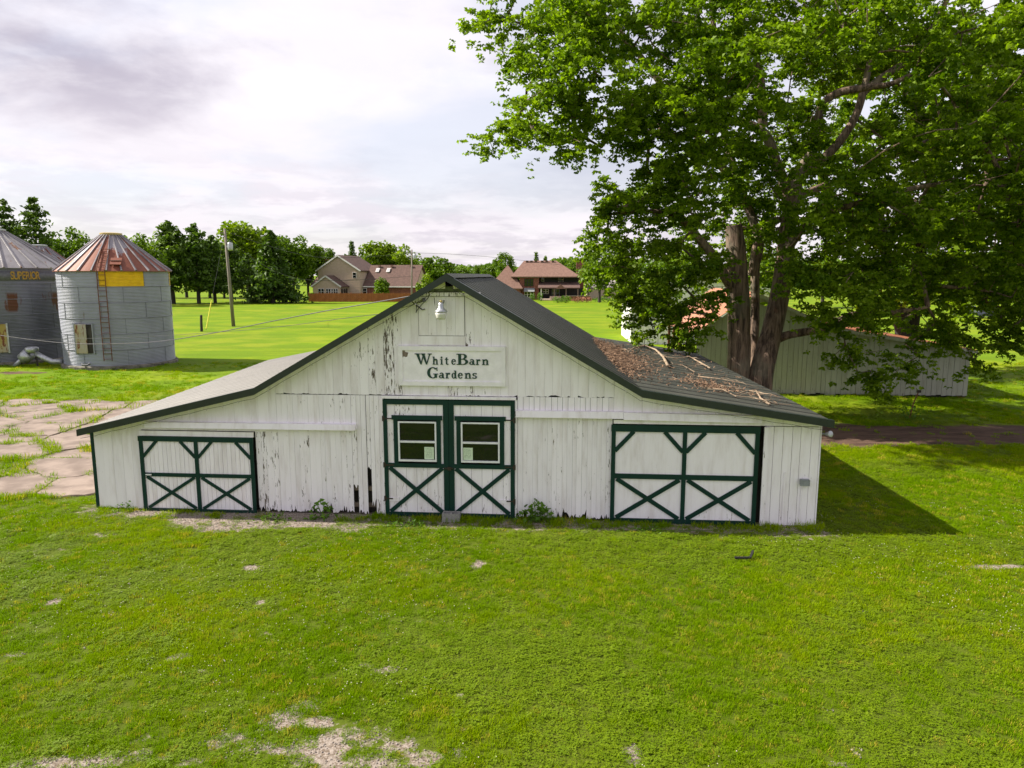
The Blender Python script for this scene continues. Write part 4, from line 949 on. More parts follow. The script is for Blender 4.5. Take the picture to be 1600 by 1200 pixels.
def weed(px, py, w_, h_, n, lab, size=.07):
    g = gnd(px, py); t = thing('weed', lab, 'weed', (g.x, g.y, hump(g.x, g.y)), 0, 'weeds along the barn wall')
    C = rng.normal(0, 1, (n, 3)) * np.array([w_ * .42, .10, .0]); C[:, 2] = h_ * (rng.random(n) ** .8) * np.clip(1.15 - np.abs(C[:, 0]) / w_, .15, 1); C[:, 1] -= .06
    V, Fq, v = leaf_cloud(C, None, size, .55); o = obj_from('leaves', fast_mesh('leaves', V, Fq, M['weed_leaf'], v), t); o['kind'] = 'stuff'
    mb = MB()
    for k in range(5):
        c = C[rng.integers(0, n)]; mb.tube([(0, -.03, 0), (c[0] * .4, c[1] * .5, c[2] * .5), tuple(c)], .006, 5)
    o = mb.build('stem', M['weed_leaf'], t); o['kind'] = 'stuff'
weed(504, 809, .36, .42, 70, 'small leafy weed beside the broken boards', .11)
weed(838, 814, .48, .50, 150, 'broad leafy weed beside the double doors', .11)
weed(431, 812, .45, .20, 60, 'low weed at the foot of the smaller sliding door')
weed(198, 797, .45, .24, 45, 'thin weed near the barn corner post', .06)
weed(640, 822, .7, .14, 80, 'low weeds under the flaking door leaf', .06)
weed(1005, 830, .9, .10, 60, 'low weeds under the larger sliding door', .05)
# blown-down branches and litter on the low roof slope
n_r = Vector((-(E_R[1] - RP[3][1]), 0, E_R[0] - RP[3][0])).normalized()
nw = BD * n_r.x + Vector((0, 0, n_r.z)); p0w = BL + BD * RP[3][0] + Vector((0, 0, RP[3][1]))
def on_roof(px, py, lift=.03):
    r = ray(px, py); o = Vector((0, 0, H)); t = (p0w - o).dot(nw) / r.dot(nw); return o + r * t + nw * lift
def branch(pts, r0, lab, twigs=3):
    P = [on_roof(*p, .035 + .05 * math.sin(math.pi * i / max(1, len(pts) - 1))) for i, p in enumerate(pts)]
    n = len(P); t = thing('fallen_branch', lab, 'branch', P[0], 0, 'bare branches lying on the barn roof')
    Q = [p - P[0] for p in P]
    MB().tube(Q, [r0 * (1 - .75 * i / (n - 1)) for i in range(n)], 7).build('stem', M['branch_pale'], t, True)
    for k in range(twigs):
        i = random.randint(0, n - 2); a = Q[i].lerp(Q[i + 1], random.random()); d = Vector((random.uniform(-1, 1), random.uniform(-1, 1), 0)).normalized() * random.uniform(.25, .7)
        d = d - nw * d.dot(nw); MB().tube([a, a + d * .5 + Vector((0, 0, .04)), a + d], [r0 * .4, r0 * .3, r0 * .12], 5).build('twig', M['branch_pale'], t, True)
branch([(1043, 573), (1036, 561), (1024, 550), (1006, 543), (990, 546), (978, 553)], .045, 'thick pale bent branch nearest the roof kink', 4)
branch([(1109, 577), (1092, 569), (1076, 561), (1058, 563), (1040, 559)], .03, 'pale forked branch midway up the low roof', 4)
branch([(1090, 590), (1120, 596), (1150, 601), (1200, 611)], .018, 'long thin twig running down the low roof towards the eave', 3)
branch([(1202, 634), (1188, 628), (1180, 616), (1166, 615), (1150, 618)], .03, 'crooked pale branch nearest the front eave', 6)
branch([(1214, 634), (1192, 631), (1176, 624)], .022, 'short branch lying under the crooked one', 4)
branch([(1085, 583), (1066, 575), (1050, 573), (1036, 574)], .016, 'thin curved twig below the forked branch', 2)
branch([(1150, 622), (1128, 614), (1104, 609)], .016, 'dark thin stick lying across the pile near the eave', 5)
def roof_local(s, y, lift): return BL + BD * (s + SHEAR * y) + BN * y + Vector((0, 0, RP[3][1] + (E_R[1] - RP[3][1]) * (s - RP[3][0]) / (E_R[0] - RP[3][0]) + lift)) if s >= RP[3][0] else BL + BD * (s + SHEAR * y) + BN * y + Vector((0, 0, RP[3][1] + (RP[2][1] - RP[3][1]) * (RP[3][0] - s) / (RP[3][0] - RP[2][0]) + lift))
LC, mbl = [], MB()
for k in range(3300):
    y = random.triangular(.8, 11.6, 6.5); spread = .9 * math.sin(math.pi * min(1, max(0, (y - .4) / 11.4))) ** .6
    s = RP[3][0] - .12 - .35 * spread * random.random() + abs(random.gauss(0, .62)) * spread * 1.1
    if random.random() < .16: s = RP[3][0] + random.random() ** 1.3 * 3.6; y = random.uniform(.5, 11.5)
    if random.random() < .10: p = on_roof(random.gauss(1150, 38), 0, 0) if False else None; s = RP[3][0] + 2.05 + random.gauss(0, .45); y = random.gauss(2.4, .5) 
    if s > E_R[0] - .1 or y < -.2: continue
    p = roof_local(s, y, .026 + random.random() * .05)
    if random.random() < .36:
        a = random.uniform(0, 6.283); L = random.uniform(.06, .28); mbl.bar(p, p + Vector((math.cos(a) * L, math.sin(a) * L, random.uniform(-.01, .04))), .008, .008)
    else: LC.append(p)
V, Fq, v = leaf_cloud(np.array(LC), None, .075, .72, aspect=.55)
lit = MB(); lit.v = mbl.v + [tuple(p) for p in V]; b0 = len(mbl.v); lit.f = mbl.f + [tuple(b0 + int(i) for i in q) for q in Fq]
tag(lit.build('leaf_litter', M['litter']), 'brown dead leaves and twigs drifted into the roof valley', 'litter', None, 'stuff')
# rusty rod in the grass and the black strip
g = gnd(1420, 655); rod = thing('steel_rod', 'leaning rusty steel rod standing in weeds by the dirt lane', 'rod', (g.x, g.y, 0))
MB().tube([(0, 0, -.1), (.12, 0, .6), (.28, 0, 1.05)], .022, 7).build('shaft', M['iron_rust'], rod); MB().box(.22, .36, -.03, .03, 1.02, 1.12).build('cap', M['black_iron'], rod)
C = rng.normal(0, 1, (90, 3)) * np.array([.28, .2, 0]); C[:, 2] = rng.random(90) * .5; V, Fq, v = leaf_cloud(C, None, .12, .4)
tag(obj_from('weed', fast_mesh('weed', V + np.array([g.x, g.y, 0]), Fq, M['weed_leaf'], v)), 'dark clump of weeds round the rusty steel rod', 'weed', None, 'thing')
a, b, c = gnd(1148, 876), gnd(1172, 876), gnd(1176, 870)
tag(MB().bar(a + Vector((0, 0, .06)), b + Vector((0, 0, .06)), .05, .03).bar(b + Vector((0, 0, .06)), c + Vector((0, 0, .12)), .04, .03).build('rubber_strip', M['rubber']), 'bent black rubber strip lying on the lawn', 'strip')
# ================================================================== GRAIN BINS
def ladder(parent, pts_fn, z0, z1, wdt=.42, step=.30, mat='iron_rust'):
    """pts_fn(z) -> (x, y) centre, tangent is local x"""
    lad = bpy.data.objects.new('ladder', None); link(lad, parent)
    for sg in (-1, 1): MB().tube([(pts_fn(z)[0] + sg * wdt / 2, pts_fn(z)[1], z) for z in np.linspace(z0, z1, 5)], .024, 6).build('rail', M[mat], lad)
    me = MB().tube([(-wdt / 2, 0, 0), (wdt / 2, 0, 0)], .018, 6).mesh('rung', M[mat])
    z = z0 + .12
    while z < z1:
        o = obj_from('rung', me, lad); x, y = pts_fn(z); o.location = (x, y, z); z += step
    return lad
def grain_bin(cx, cy, R, hw, tiers, roof_h, cap_r, label, wallmat, roofmat, ribmat, nseg=8, nroof=24, yellow=(), phase=0.0, seams=True, nsub=12):
    t = thing('grain_bin', label, 'grain bin', (cx, cy, 0), 0, 'grain bins beside the driveway')
    face = math.atan2(-cy, -cx)                # direction towards the camera
    MB().lathe([(R + .18, -.05), (R + .18, .14), (R + .10, .20), (R - .1, .20)], 64).build('footing', M['concrete_ring'], t)
    th = (hw - .2) / tiers; da = 2 * math.pi / nseg
    npr = 11
    sm_ = [MB().box(R + .01, R + .026 + .012 * p_, -.010, .010, .02, th - .02).mesh('sheet_lap', M['lap_grey']) for p_ in (0, 1)]
    def sheet_mesh(z0, mat, lap):
        V, Fc = [], []; rows = npr * 4 + 1
        for i in range(rows):
            z = z0 + th * i / (rows - 1); r = R + lap + .022 * math.sin(2 * math.pi * i / 4)
            for k in range(nsub + 1):
                a = da * k / nsub; V.append((r * math.cos(a), r * math.sin(a), z))
        for i in range(rows - 1):
            for k in range(nsub): p = i * (nsub + 1) + k; Fc.append((p, p + 1, p + nsub + 2, p + nsub + 1))
        return MB().add(V, Fc).mesh('wall_sheet', M[mat], True)
    for ti in range(tiers):
        z0 = .2 + th * ti; me = sheet_mesh(z0, wallmat, .012 * (ti % 2)); my = None
        for k in range(nseg):
            if ti == tiers - 1 and k in yellow:
                my = my or sheet_mesh(z0, 'yellow_paint', .012 * (ti % 2)); o = obj_from('wall_sheet', my, t); o['label'] = 'yellow painted wall sheet'
            else: o = obj_from('wall_sheet', me, t)
            o.rotation_euler.z = face + phase + da * (k + .5 * (ti % 2)) + .002
            if seams:      # upright lap where two sheets are bolted together
                q_ = obj_from('sheet_lap', sm_[ti % 2], o); q_.location.z = z0
    seam = MB()
    for ti in range(1, tiers): seam.lathe([(R + .014, .2 + th * ti - .018), (R + .034, .2 + th * ti - .012), (R + .034, .2 + th * ti + .012), (R + .014, .2 + th * ti + .018)], 72)
    o = seam.build('ring_lap', M['lap_grey'], t); o['kind'] = 'stuff'
    # roof panels, each with a standing rib on its edge
    Re = R + .14; dr = 2 * math.pi / nroof; ze = hw - .02; zt = hw + roof_h
    V, Fc = [], []
    for (r, z) in ((Re, ze), (cap_r, zt)):
        for k in range(5): a = dr * k / 4; V.append((r * math.cos(a), r * math.sin(a), z))
    Fc = [(k, k + 1, k + 6, k + 5) for k in range(4)]
    V += [(x, y, z - .03) for x, y, z in V[:5]]; Fc += [(k, k + 10, k + 11, k + 1) for k in range(4)]
    mp = MB().add(V, Fc).mesh('roof_panel', M[roofmat])
    wr2 = .055; s0, s1 = Vector((Re + .01, 0, ze + .0)), Vector((cap_r, 0, zt + .0)); nrm = Vector((zt - ze, 0, Re - cap_r)).normalized()
    mr = MB().hexa([s0 + Vector((0, -wr2, 0)), s0 + Vector((0, wr2, 0)), s1 + Vector((0, wr2 * .5, 0)), s1 + Vector((0, -wr2 * .5, 0)), s0 + nrm * .075 + Vector((0, -wr2 * .6, 0)), s0 + nrm * .075 + Vector((0, wr2 * .6, 0)), s1 + nrm * .06 + Vector((0, wr2 * .3, 0)), s1 + nrm * .06 + Vector((0, -wr2 * .3, 0))]).mesh('rib', M[ribmat])
    for k in range(nroof):
        o = obj_from('roof_panel', mp, t); o.rotation_euler.z = face + dr * k + phase
        r_ = obj_from('rib', mr, o)
    MB().lathe([(cap_r + .02, zt - .03), (cap_r + .05, zt + .05), (cap_r + .05, zt + .12), (cap_r - .1, zt + .15), (0, zt + .17)], 32).build('roof_cap', M['brass' if yellow else 'galvanised'], t)
    return t, face
# the bin with the yellow band
CA = (-24.2, 43.7); RA, HA = 3.02, 5.66
bA, fA = grain_bin(*CA, RA, HA, 6, 2.12, .56, 'grain bin with rusty red roof, yellow band and ladder', 'bin_wall', 'bin_roof_rust', 'bin_rib_dark', nseg=8, nroof=26, yellow=(7, 3, 1), phase=.12)
EXR = fA - math.pi / 2 + math.pi - .215     # turned so that local -y faces the camera
EXM = Matrix.Rotation(EXR, 4, 'Z')
ladder(bA, lambda z: (0, -(RA + .13)), .5, HA + .05).rotation_euler.z = EXR
zr = lambda z: -(RA + .14 - (z - HA) / 2.12 * (RA + .14 - .56)) - .10
ladder(bA, lambda z: (0, zr(z)), HA + .08, HA + 1.25, step=.26).rotation_euler.z = EXR
MB().box(.42, 1.0, -.30, .30, 0, .06).build('hatch', M['bin_roof_rust'], bA).matrix_local = EXM @ Matrix.Translation((0, zr(HA + .50) + .06, HA + .50)) @ Matrix.Rotation(math.radians(39.5), 4, 'X')
MB().tube([(.43, 0, .085), (.99, 0, .085)], .02, 6).build('hatch_bar', M['black_iron'], bA).matrix_local = EXM @ Matrix.Translation((0, zr(HA + .50) + .06, HA + .50)) @ Matrix.Rotation(math.radians(39.5), 4, 'X')
dr_ = bpy.data.objects.new('door', None); link(dr_, bA); dr_.rotation_euler.z = fA + math.pi / 2 - .62
mk = lambda nm, x0, x1, z0, z1, y0, y1, m: MB().box(x0, x1, y0, y1, z0, z1).build(nm, M[m], dr_)
yy = -(RA + .02)
mk('opening', -.10, .52, .95, 2.62, yy - .015, yy + .3, 'dark_inside'); mk('door_panel', -.50, .20, .95, 2.62, yy - .10, yy - .05, 'bin_door'); mk('door_frame', -.56, -.50, .9, 2.66, yy - .11, yy + .3, 'bin_wall'); mk('door_frame', .52, .57, .9, 2.66, yy - .04, yy + .3, 'bin_wall')
MB().tube([(-.2, yy - .1, .36), (-.12, yy - .22, .30), (.2, yy - .22, .30), (.28, yy - .1, .38)], .05, 7).build('auger_bracket', M['dark_panel'], dr_)
bB, fB = grain_bin(-32.9, 46.0, 4.05, 5.86, 6, 2.3, .6, 'large grain bin with grey roof, rust streaks and lettering', 'bin_wall_rusty', 'bin_roof_grey', 'bin_roof_grey', nseg=10, nroof=30, phase=.07)
bC, fC = grain_bin(-38.0, 58.0, 3.02, 5.55, 6, 2.12, .56, 'grain bin with rust streaked roof peeping up behind the others', 'bin_wall', 'bin_roof_grey', 'bin_roof_rust', nseg=8, nroof=24, phase=.05, seams=False, nsub=6)
# lettering on the large bin, one letter after another round its wall
tx = [16 + i * 6.35 for i in range(8)]
for ch, px in zip('SUPERIOR', [19, 25, 31, 37, 43, 47.8, 52.6, 58.8]):
    r = ray(px, 430); o_ = Vector((0, 0, H)) - Vector((-32.9, 46.0, 0)); a = r.x ** 2 + r.y ** 2; b = 2 * (o_.x * r.x + o_.y * r.y); c = o_.x ** 2 + o_.y ** 2 - (4.05 + .075) ** 2
    t_ = (-b - math.sqrt(b * b - 4 * a * c)) / (2 * a); p = o_ + r * t_; ang = math.atan2(p.y, p.x)
    cu = bpy.data.curves.new('letter', 'FONT'); cu.body = ch; cu.size = .66; cu.extrude = .012; cu.offset = .016; cu.align_x = 'CENTER'; cu.align_y = 'CENTER'
    tmp = bpy.data.objects.new('letter', cu); COL.objects.link(tmp); me = bpy.data.meshes.new_from_object(tmp.evaluated_get(bpy.context.evaluated_depsgraph_get())); bpy.data.objects.remove(tmp); me.materials.clear()
    lo = obj_from('letter', me, bB, M['letter_ochre'])
    lo.location = (p.x, p.y, 5.36); lo.rotation_euler = (math.pi / 2, 0, ang + math.pi / 2); lo.scale = (.60, 1, 1)
MB().lathe([(4.05 + .045, 5.08), (4.05 + .05, 5.64)], 96).build('name_band', M['dark_panel'], bB, True)
dB = bpy.data.objects.new('door', None); link(dB, bB); pB = at(2, 530, 41.6); dB.rotation_euler.z = math.atan2(pB.y - 46.0, pB.x + 32.9) + math.pi / 2
MB().box(-.35, .25, -4.16, -4.05, .8, 2.5).build('door_panel', M['bin_door'], dB); MB().box(-.42, -.35, -4.18, -4.0, .75, 2.55).build('door_frame', M['galvanised'], dB)
MB().box(.25, .33, -4.18, -4.0, .75, 2.55).build('door_frame', M['galvanised'], dB)
# unloading auger lying between the bins
p = gnd(48, 572); ag = thing('grain_auger', 'grey grain auger with motor drum lying between the bins', 'auger', (p.x, p.y, 0))
sc_ = p.y / F
q = lambda px, py, dy=0: at(px, py, p.y + dy) - p
MB().tube([q(22, 574), q(30, 566), q(40, 557)], .15, 12).build('inlet_tube', M['galvanised'], ag, True)
MB().tube([q(36, 561), q(46, 552)], .36, 16).build('motor_drum', M['galvanised'], ag, True)
MB().lathe([(.10, -.22), (.30, -.18), (.36, -.05), (.36, .10), (.25, .17), (0, .18)], 16).build('hood', M['galvanised'], ag, True).location = q(50, 546)
MB().tube([q(56, 552), q(68, 559), q(82, 565), q(98, 565)], .16, 12).build('auger_tube', M['galvanised'], ag, True)
MB().tube([q(30, 574), q(36, 562)], .05, 6).build('leg', M['black_iron'], ag); MB().tube([q(60, 575), q(56, 556)], .05, 6).build('leg', M['black_iron'], ag)

# ================================================================== POLES, WIRES, FIELD POST
def pole(base, top, r0, r1, label, tdz, tpx=+.4):
    t = thing('utility_pole', label, 'utility pole', base, 0, 'utility poles in the field'); d = top - base
    MB().tube([(0, 0, -.2), d * .5, d], [r0, (r0 + r1) / 2, r1], 10).build('shaft', M['pole_wood'], t, True)
    c = d * tdz; MB().lathe([(.02, -.45), (.24, -.42), (.26, -.3), (.26, .3), (.22, .38), (.05, .42)], 14, (c.x + tpx, c.y - .1, c.z)).build('transformer', M['galvanised'], t, True)
    MB().tube([(c.x + tpx, c.y - .1, c.z + .4), (c.x + tpx, c.y - .1, c.z + .65)], .05, 6).build('bushing', M['dark_panel'], t)
    MB().bar((c.x, c.y - .1, c.z), (c.x + tpx, c.y - .1, c.z), .06, .2).build('bracket', M['galvanised'], t)
    MB().box(d.x - .5, d.x + .1, d.y - .06, d.y + .06, d.z - .5, d.z - .4).build('cross_arm', M['pole_wood'], t); return t
b1 = gnd(365, 510); t1 = at(351, 357, b1.y); pole(b1, t1, .19, .12, 'leaning grey utility pole with transformer out in the field', .82, .45)
b2 = gnd(644, 476); b2 = Vector((b2.x, 118, 0)); b2.x = (644 - 800) / F * 118; t2 = at(643.5, 390, 118); pole(b2, t2, .17, .11, 'utility pole with transformer before the tan house', .88, .5)
p5 = gnd(315, 518); fp = thing('wooden_post', 'short dark wooden post standing in the field', 'post', p5); MB().tube([(0, 0, -.2), (.02, 0, .8), (.06, 0, 1.55)], [.14, .13, .12], 8).build('shaft', M['dark_bark'], fp); MB().lathe([(.13, 1.55), (.08, 1.6), (0, 1.61)], 8, (.06, 0, 0)).build('top', M['dark_bark'], fp)
ga = gnd(322, 515); gt = at(351, 362, b1.y); gw = thing('guy_wire', 'guy wire with yellow guard bracing the leaning utility pole', 'guy wire', ga)
MB().tube([(0, 0, 0), gt - ga], .018, 5).build('wire', M['cable'], gw); k_ = (gt - ga); MB().tube([k_ * .01, k_ * .29], .05, 6).build('guard', M['yellow_plastic'], gw)
for i, (pts, lab) in enumerate((([at(351, 362, b1.y), at(500, 402, 95), at(643, 396, 118)], 'upper wire strung between the two utility poles'), ([at(351, 372, b1.y), at(470, 436, 92), at(643, 432, 118)], 'lower wire strung between the two utility poles'),
        ([at(644, 395, 118), at(760, 401, 140), at(1000, 425, 170), at(1150, 418, 190)], 'wire running on past the brick house'))):
    tag(stretch(pts, .025, None, 5, 12).build('overhead_wire', M['cable_grey']), lab, 'wire', 'overhead wires')
# ================================================================== TREES
def tubes_np(segs, sides=6):
    """segs: list of (p0, p1, r0, r1) -> verts, quads"""
    A = np.array([s[0] for s in segs]); B = np.array([s[1] for s in segs]); r0 = np.array([s[2] for s in segs]); r1 = np.array([s[3] for s in segs])
    d = B - A; d /= np.linalg.norm(d, axis=1)[:, None] + 1e-9
    ref = np.where(np.abs(d[:, 2:3]) < .9, np.array([[0, 0, 1.]]), np.array([[1., 0, 0]])); u = np.cross(d, ref); u /= np.linalg.norm(u, axis=1)[:, None]; v = np.cross(d, u)
    a = np.arange(sides) * 2 * np.pi / sides; ring = u[:, None, :] * np.cos(a)[None, :, None] + v[:, None, :] * np.sin(a)[None, :, None]
    V = np.concatenate([A[:, None] + ring * r0[:, None, None], B[:, None] + ring * r1[:, None, None]], 1).reshape(-1, 3)
    k = np.arange(sides); base = (np.arange(len(segs)) * 2 * sides)[:, None]
    Fq = np.stack([base + k, base + (k + 1) % sides, base + sides + (k + 1) % sides, base + sides + k], -1).reshape(-1, 4)
    return V, Fq
def limb_mesh(pts, rad, sides=28, sub=14, rough=.10):
    """a gnarled limb: spline, ridged bark pushed out along its length"""
    P = [Vector(p) for p in pts]; C, R = [], []
    for i in range(len(P) - 1):
        p0, p1, p2, p3 = P[max(i - 1, 0)], P[i], P[i + 1], P[min(i + 2, len(P) - 1)]
        for k in range(sub):
            t = k / sub; C.append(.5 * ((2 * p1) + (p2 - p0) * t + (2 * p0 - 5 * p1 + 4 * p2 - p3) * t * t + (3 * p1 - p0 - 3 * p2 + p3) * t ** 3)); R.append(rad[i] + (rad[i + 1] - rad[i]) * t)
    C.append(P[-1]); R.append(rad[-1]); V, Fc = [], []; ref = None
    for i, c in enumerate(C):
        d = (C[min(i + 1, len(C) - 1)] - C[max(i - 1, 0)]).normalized()
        if ref is None: ref = Vector((0, 1, 0)) if abs(d.y) < .9 else Vector((1, 0, 0))
        r = d.cross(ref).normalized(); u = r.cross(d).normalized(); ref = u
        for k in range(sides):
            a = 2 * math.pi * k / sides; n = r * math.cos(a) + u * math.sin(a)
            q = c + n * R[i]; f = mnoise.noise((n.x * 6, n.y * 6, c.z * .55)) * .6 + mnoise.noise((n.x * 13, n.y * 13, c.z * 1.3)) * .4 + .7 * mnoise.noise((c.x * .9 + n.x, c.y + n.y, c.z * .6))
            V.append(c + n * R[i] * (1 + rough * f))
    m = len(C)
    for i in range(m - 1):
        for k in range(sides): k2 = (k + 1) % sides; Fc.append((i * sides + k, i * sides + k2, (i + 1) * sides + k2, (i + 1) * sides + k))
    Fc.append(tuple((m - 1) * sides + k for k in range(sides)))
    return MB().add(V, Fc), C, R
def grow_tree(name, label, base, limbs, ells, n_cl, per, leaf_sz, mat, barkmat, group, jit=.6, cl_r=.55, fine=True):
    """limbs: list of (points, radii). ells: (centre, radii) ellipsoids that hold the crown. Twigs reach every spray of leaves."""
    t = thing(name, label, 'tree', base, 0, group); b0 = np.array(base)
    nodes, depth = [], []
    for li, (pts, rad) in enumerate(limbs):
        mb, C, R = limb_mesh([Vector(p) - Vector(base) for p in pts], rad, 28 if li < 3 and fine else 12, 14 if li < 3 and fine else 6, .11 if li < 3 else .08)
        mb.build('trunk' if li < 3 else 'limb', M[barkmat], t, True)
        for c, r in zip(C[::3], R[::3]):
            if c.z > 3.2 or li >= 3: nodes.append((c.x, c.y, c.z)); depth.append(r)
    vol = np.array([e[1][0] * e[1][1] * e[1][2] for e in ells]) ** .62; cnt = np.maximum(2, (vol / vol.sum() * n_cl)).astype(int)
    T = []
    for (c, r), n in zip(ells, cnt):
        d = rng.normal(0, 1, (n, 3)); d /= np.linalg.norm(d, axis=1)[:, None]; rr = rng.random(n) ** (1 / 2.2)
        T.append(np.array(c) - b0 + d * rr[:, None] * np.array(r))
    T = np.concatenate(T); T = T[T[:, 2] > 1.2]
    nodes = list(map(np.array, nodes)); nd = np.array(nodes)
    order = np.argsort(np.array([np.min(np.linalg.norm(nd - q, axis=1)) for q in T])); T = T[order]
    N_ = np.zeros((len(nd) + len(T) * 4 + 10, 3)); N_[:len(nd)] = nd; cnt_n = len(nd); par = [-1] * len(nd); load = [0.0] * len(nd); pen = list(np.zeros(len(nd)))
    tips = []
    for q in T:
        dv = N_[:cnt_n] - q; dist = np.sqrt((dv ** 2).sum(1)); k = int(np.argmin(dist + .25 * np.maximum(0, N_[:cnt_n, 2] - q[2]))); L = dist[k]; prev = k; steps = 1 if L < 1.2 else (2 if L < 3 else 3)
        st = N_[k].copy()
        for s in range(1, steps + 1):
            f = s / steps; p = st + (q - st) * f
            if s < steps: p = p + rng.normal(0, .10 * L / steps, 3) + np.array([0, 0, .07 * L * math.sin(math.pi * f)])
            N_[cnt_n] = p; par.append(prev); prev = cnt_n; cnt_n += 1
        tips.append(prev)
    rad = np.zeros(cnt_n); 
    for i in tips: rad[i] += .010 ** 2.2
    for i in range(cnt_n - 1, len(nd) - 1, -1):
        if par[i] >= 0: rad[par[i]] += rad[i]
    rr = rad ** (1 / 2.2); segs = []
    for i in range(len(nd), cnt_n):
        p = par[i]; r_p = min(rr[p], max(rr[i] * 1.5, .012)) if p >= len(nd) else rr[i] * 1.25
        segs.append((N_[p], N_[i], max(r_p, .009), max(rr[i], .006)))
    V, Fq = tubes_np(segs, 5); o = obj_from('twigs', fast_mesh('twigs', V, Fq, M[barkmat], smooth=True), t); o['kind'] = 'stuff'
    # sprays of leaves: along drooping twiglets round each tip
    n = len(T); CC, VV, DD = [], [], []; tone = rng.random(n); ros = 6
    for i in range(n):
        out = T[i][:2] / (np.linalg.norm(T[i][:2]) + 1e-6); m = int(rng.integers(5, 8)); nn = max(2, per // (m * ros))
        dirs = rng.normal(0, 1, (m, 3)) * np.array([1, 1, .45]) + np.array([out[0], out[1], -.05]) * .8; dirs /= np.linalg.norm(dirs, axis=1)[:, None]
        tt = np.sort(rng.random((m, nn)) ** .7, axis=1); L = cl_r * rng.uniform(.7, 1.5, (m, 1))
        nod = T[i] + dirs[:, None, :] * (tt * L)[..., None]; nod[..., 2] -= (tt ** 2) * L * rng.uniform(.25, .75); nod = nod.reshape(-1, 3); nod += rng.normal(0, .05, nod.shape)
        a = rng.random((len(nod), 1)) * 6.28 + np.arange(ros) * (6.283 / ros) + rng.normal(0, .3, (len(nod), ros)); el = rng.uniform(-.75, .25, a.shape)
        d = np.stack([np.cos(a) * np.cos(el), np.sin(a) * np.cos(el), np.sin(el)], -1); pos = nod[:, None, :] + d * leaf_sz * rng.uniform(.45, .85, a.shape)[..., None]
        CC.append(pos.reshape(-1, 3)); DD.append(d.reshape(-1, 3)); VV.append(np.clip(rng.normal(.30 + .40 * tone[i], .17, len(nod))[:, None] + rng.normal(0, .08, a.shape), 0, 1).ravel())
    CC = np.concatenate(CC); VV = np.concatenate(VV); DD = np.concatenate(DD)
    V, Fq, v = leaf_cloud(CC, DD, leaf_sz, .50, droop=.15, aspect=.66, var=VV)
    o = obj_from('crown', fast_mesh('crown', V, Fq, M[mat], v), t); o['kind'] = 'stuff'
    return t, len(CC)
def E_(px, py, Y, rx, ry, rY): c = at(px, py, Y); k = Y / F; return ((c.x, c.y, c.z), (rx * k, rY, ry * k))
TY = 27.6
tb = Vector(at(1172, 640, TY)); tb.z = 0
A_ = lambda px, py, dy=0: at(px, py, TY + dy)
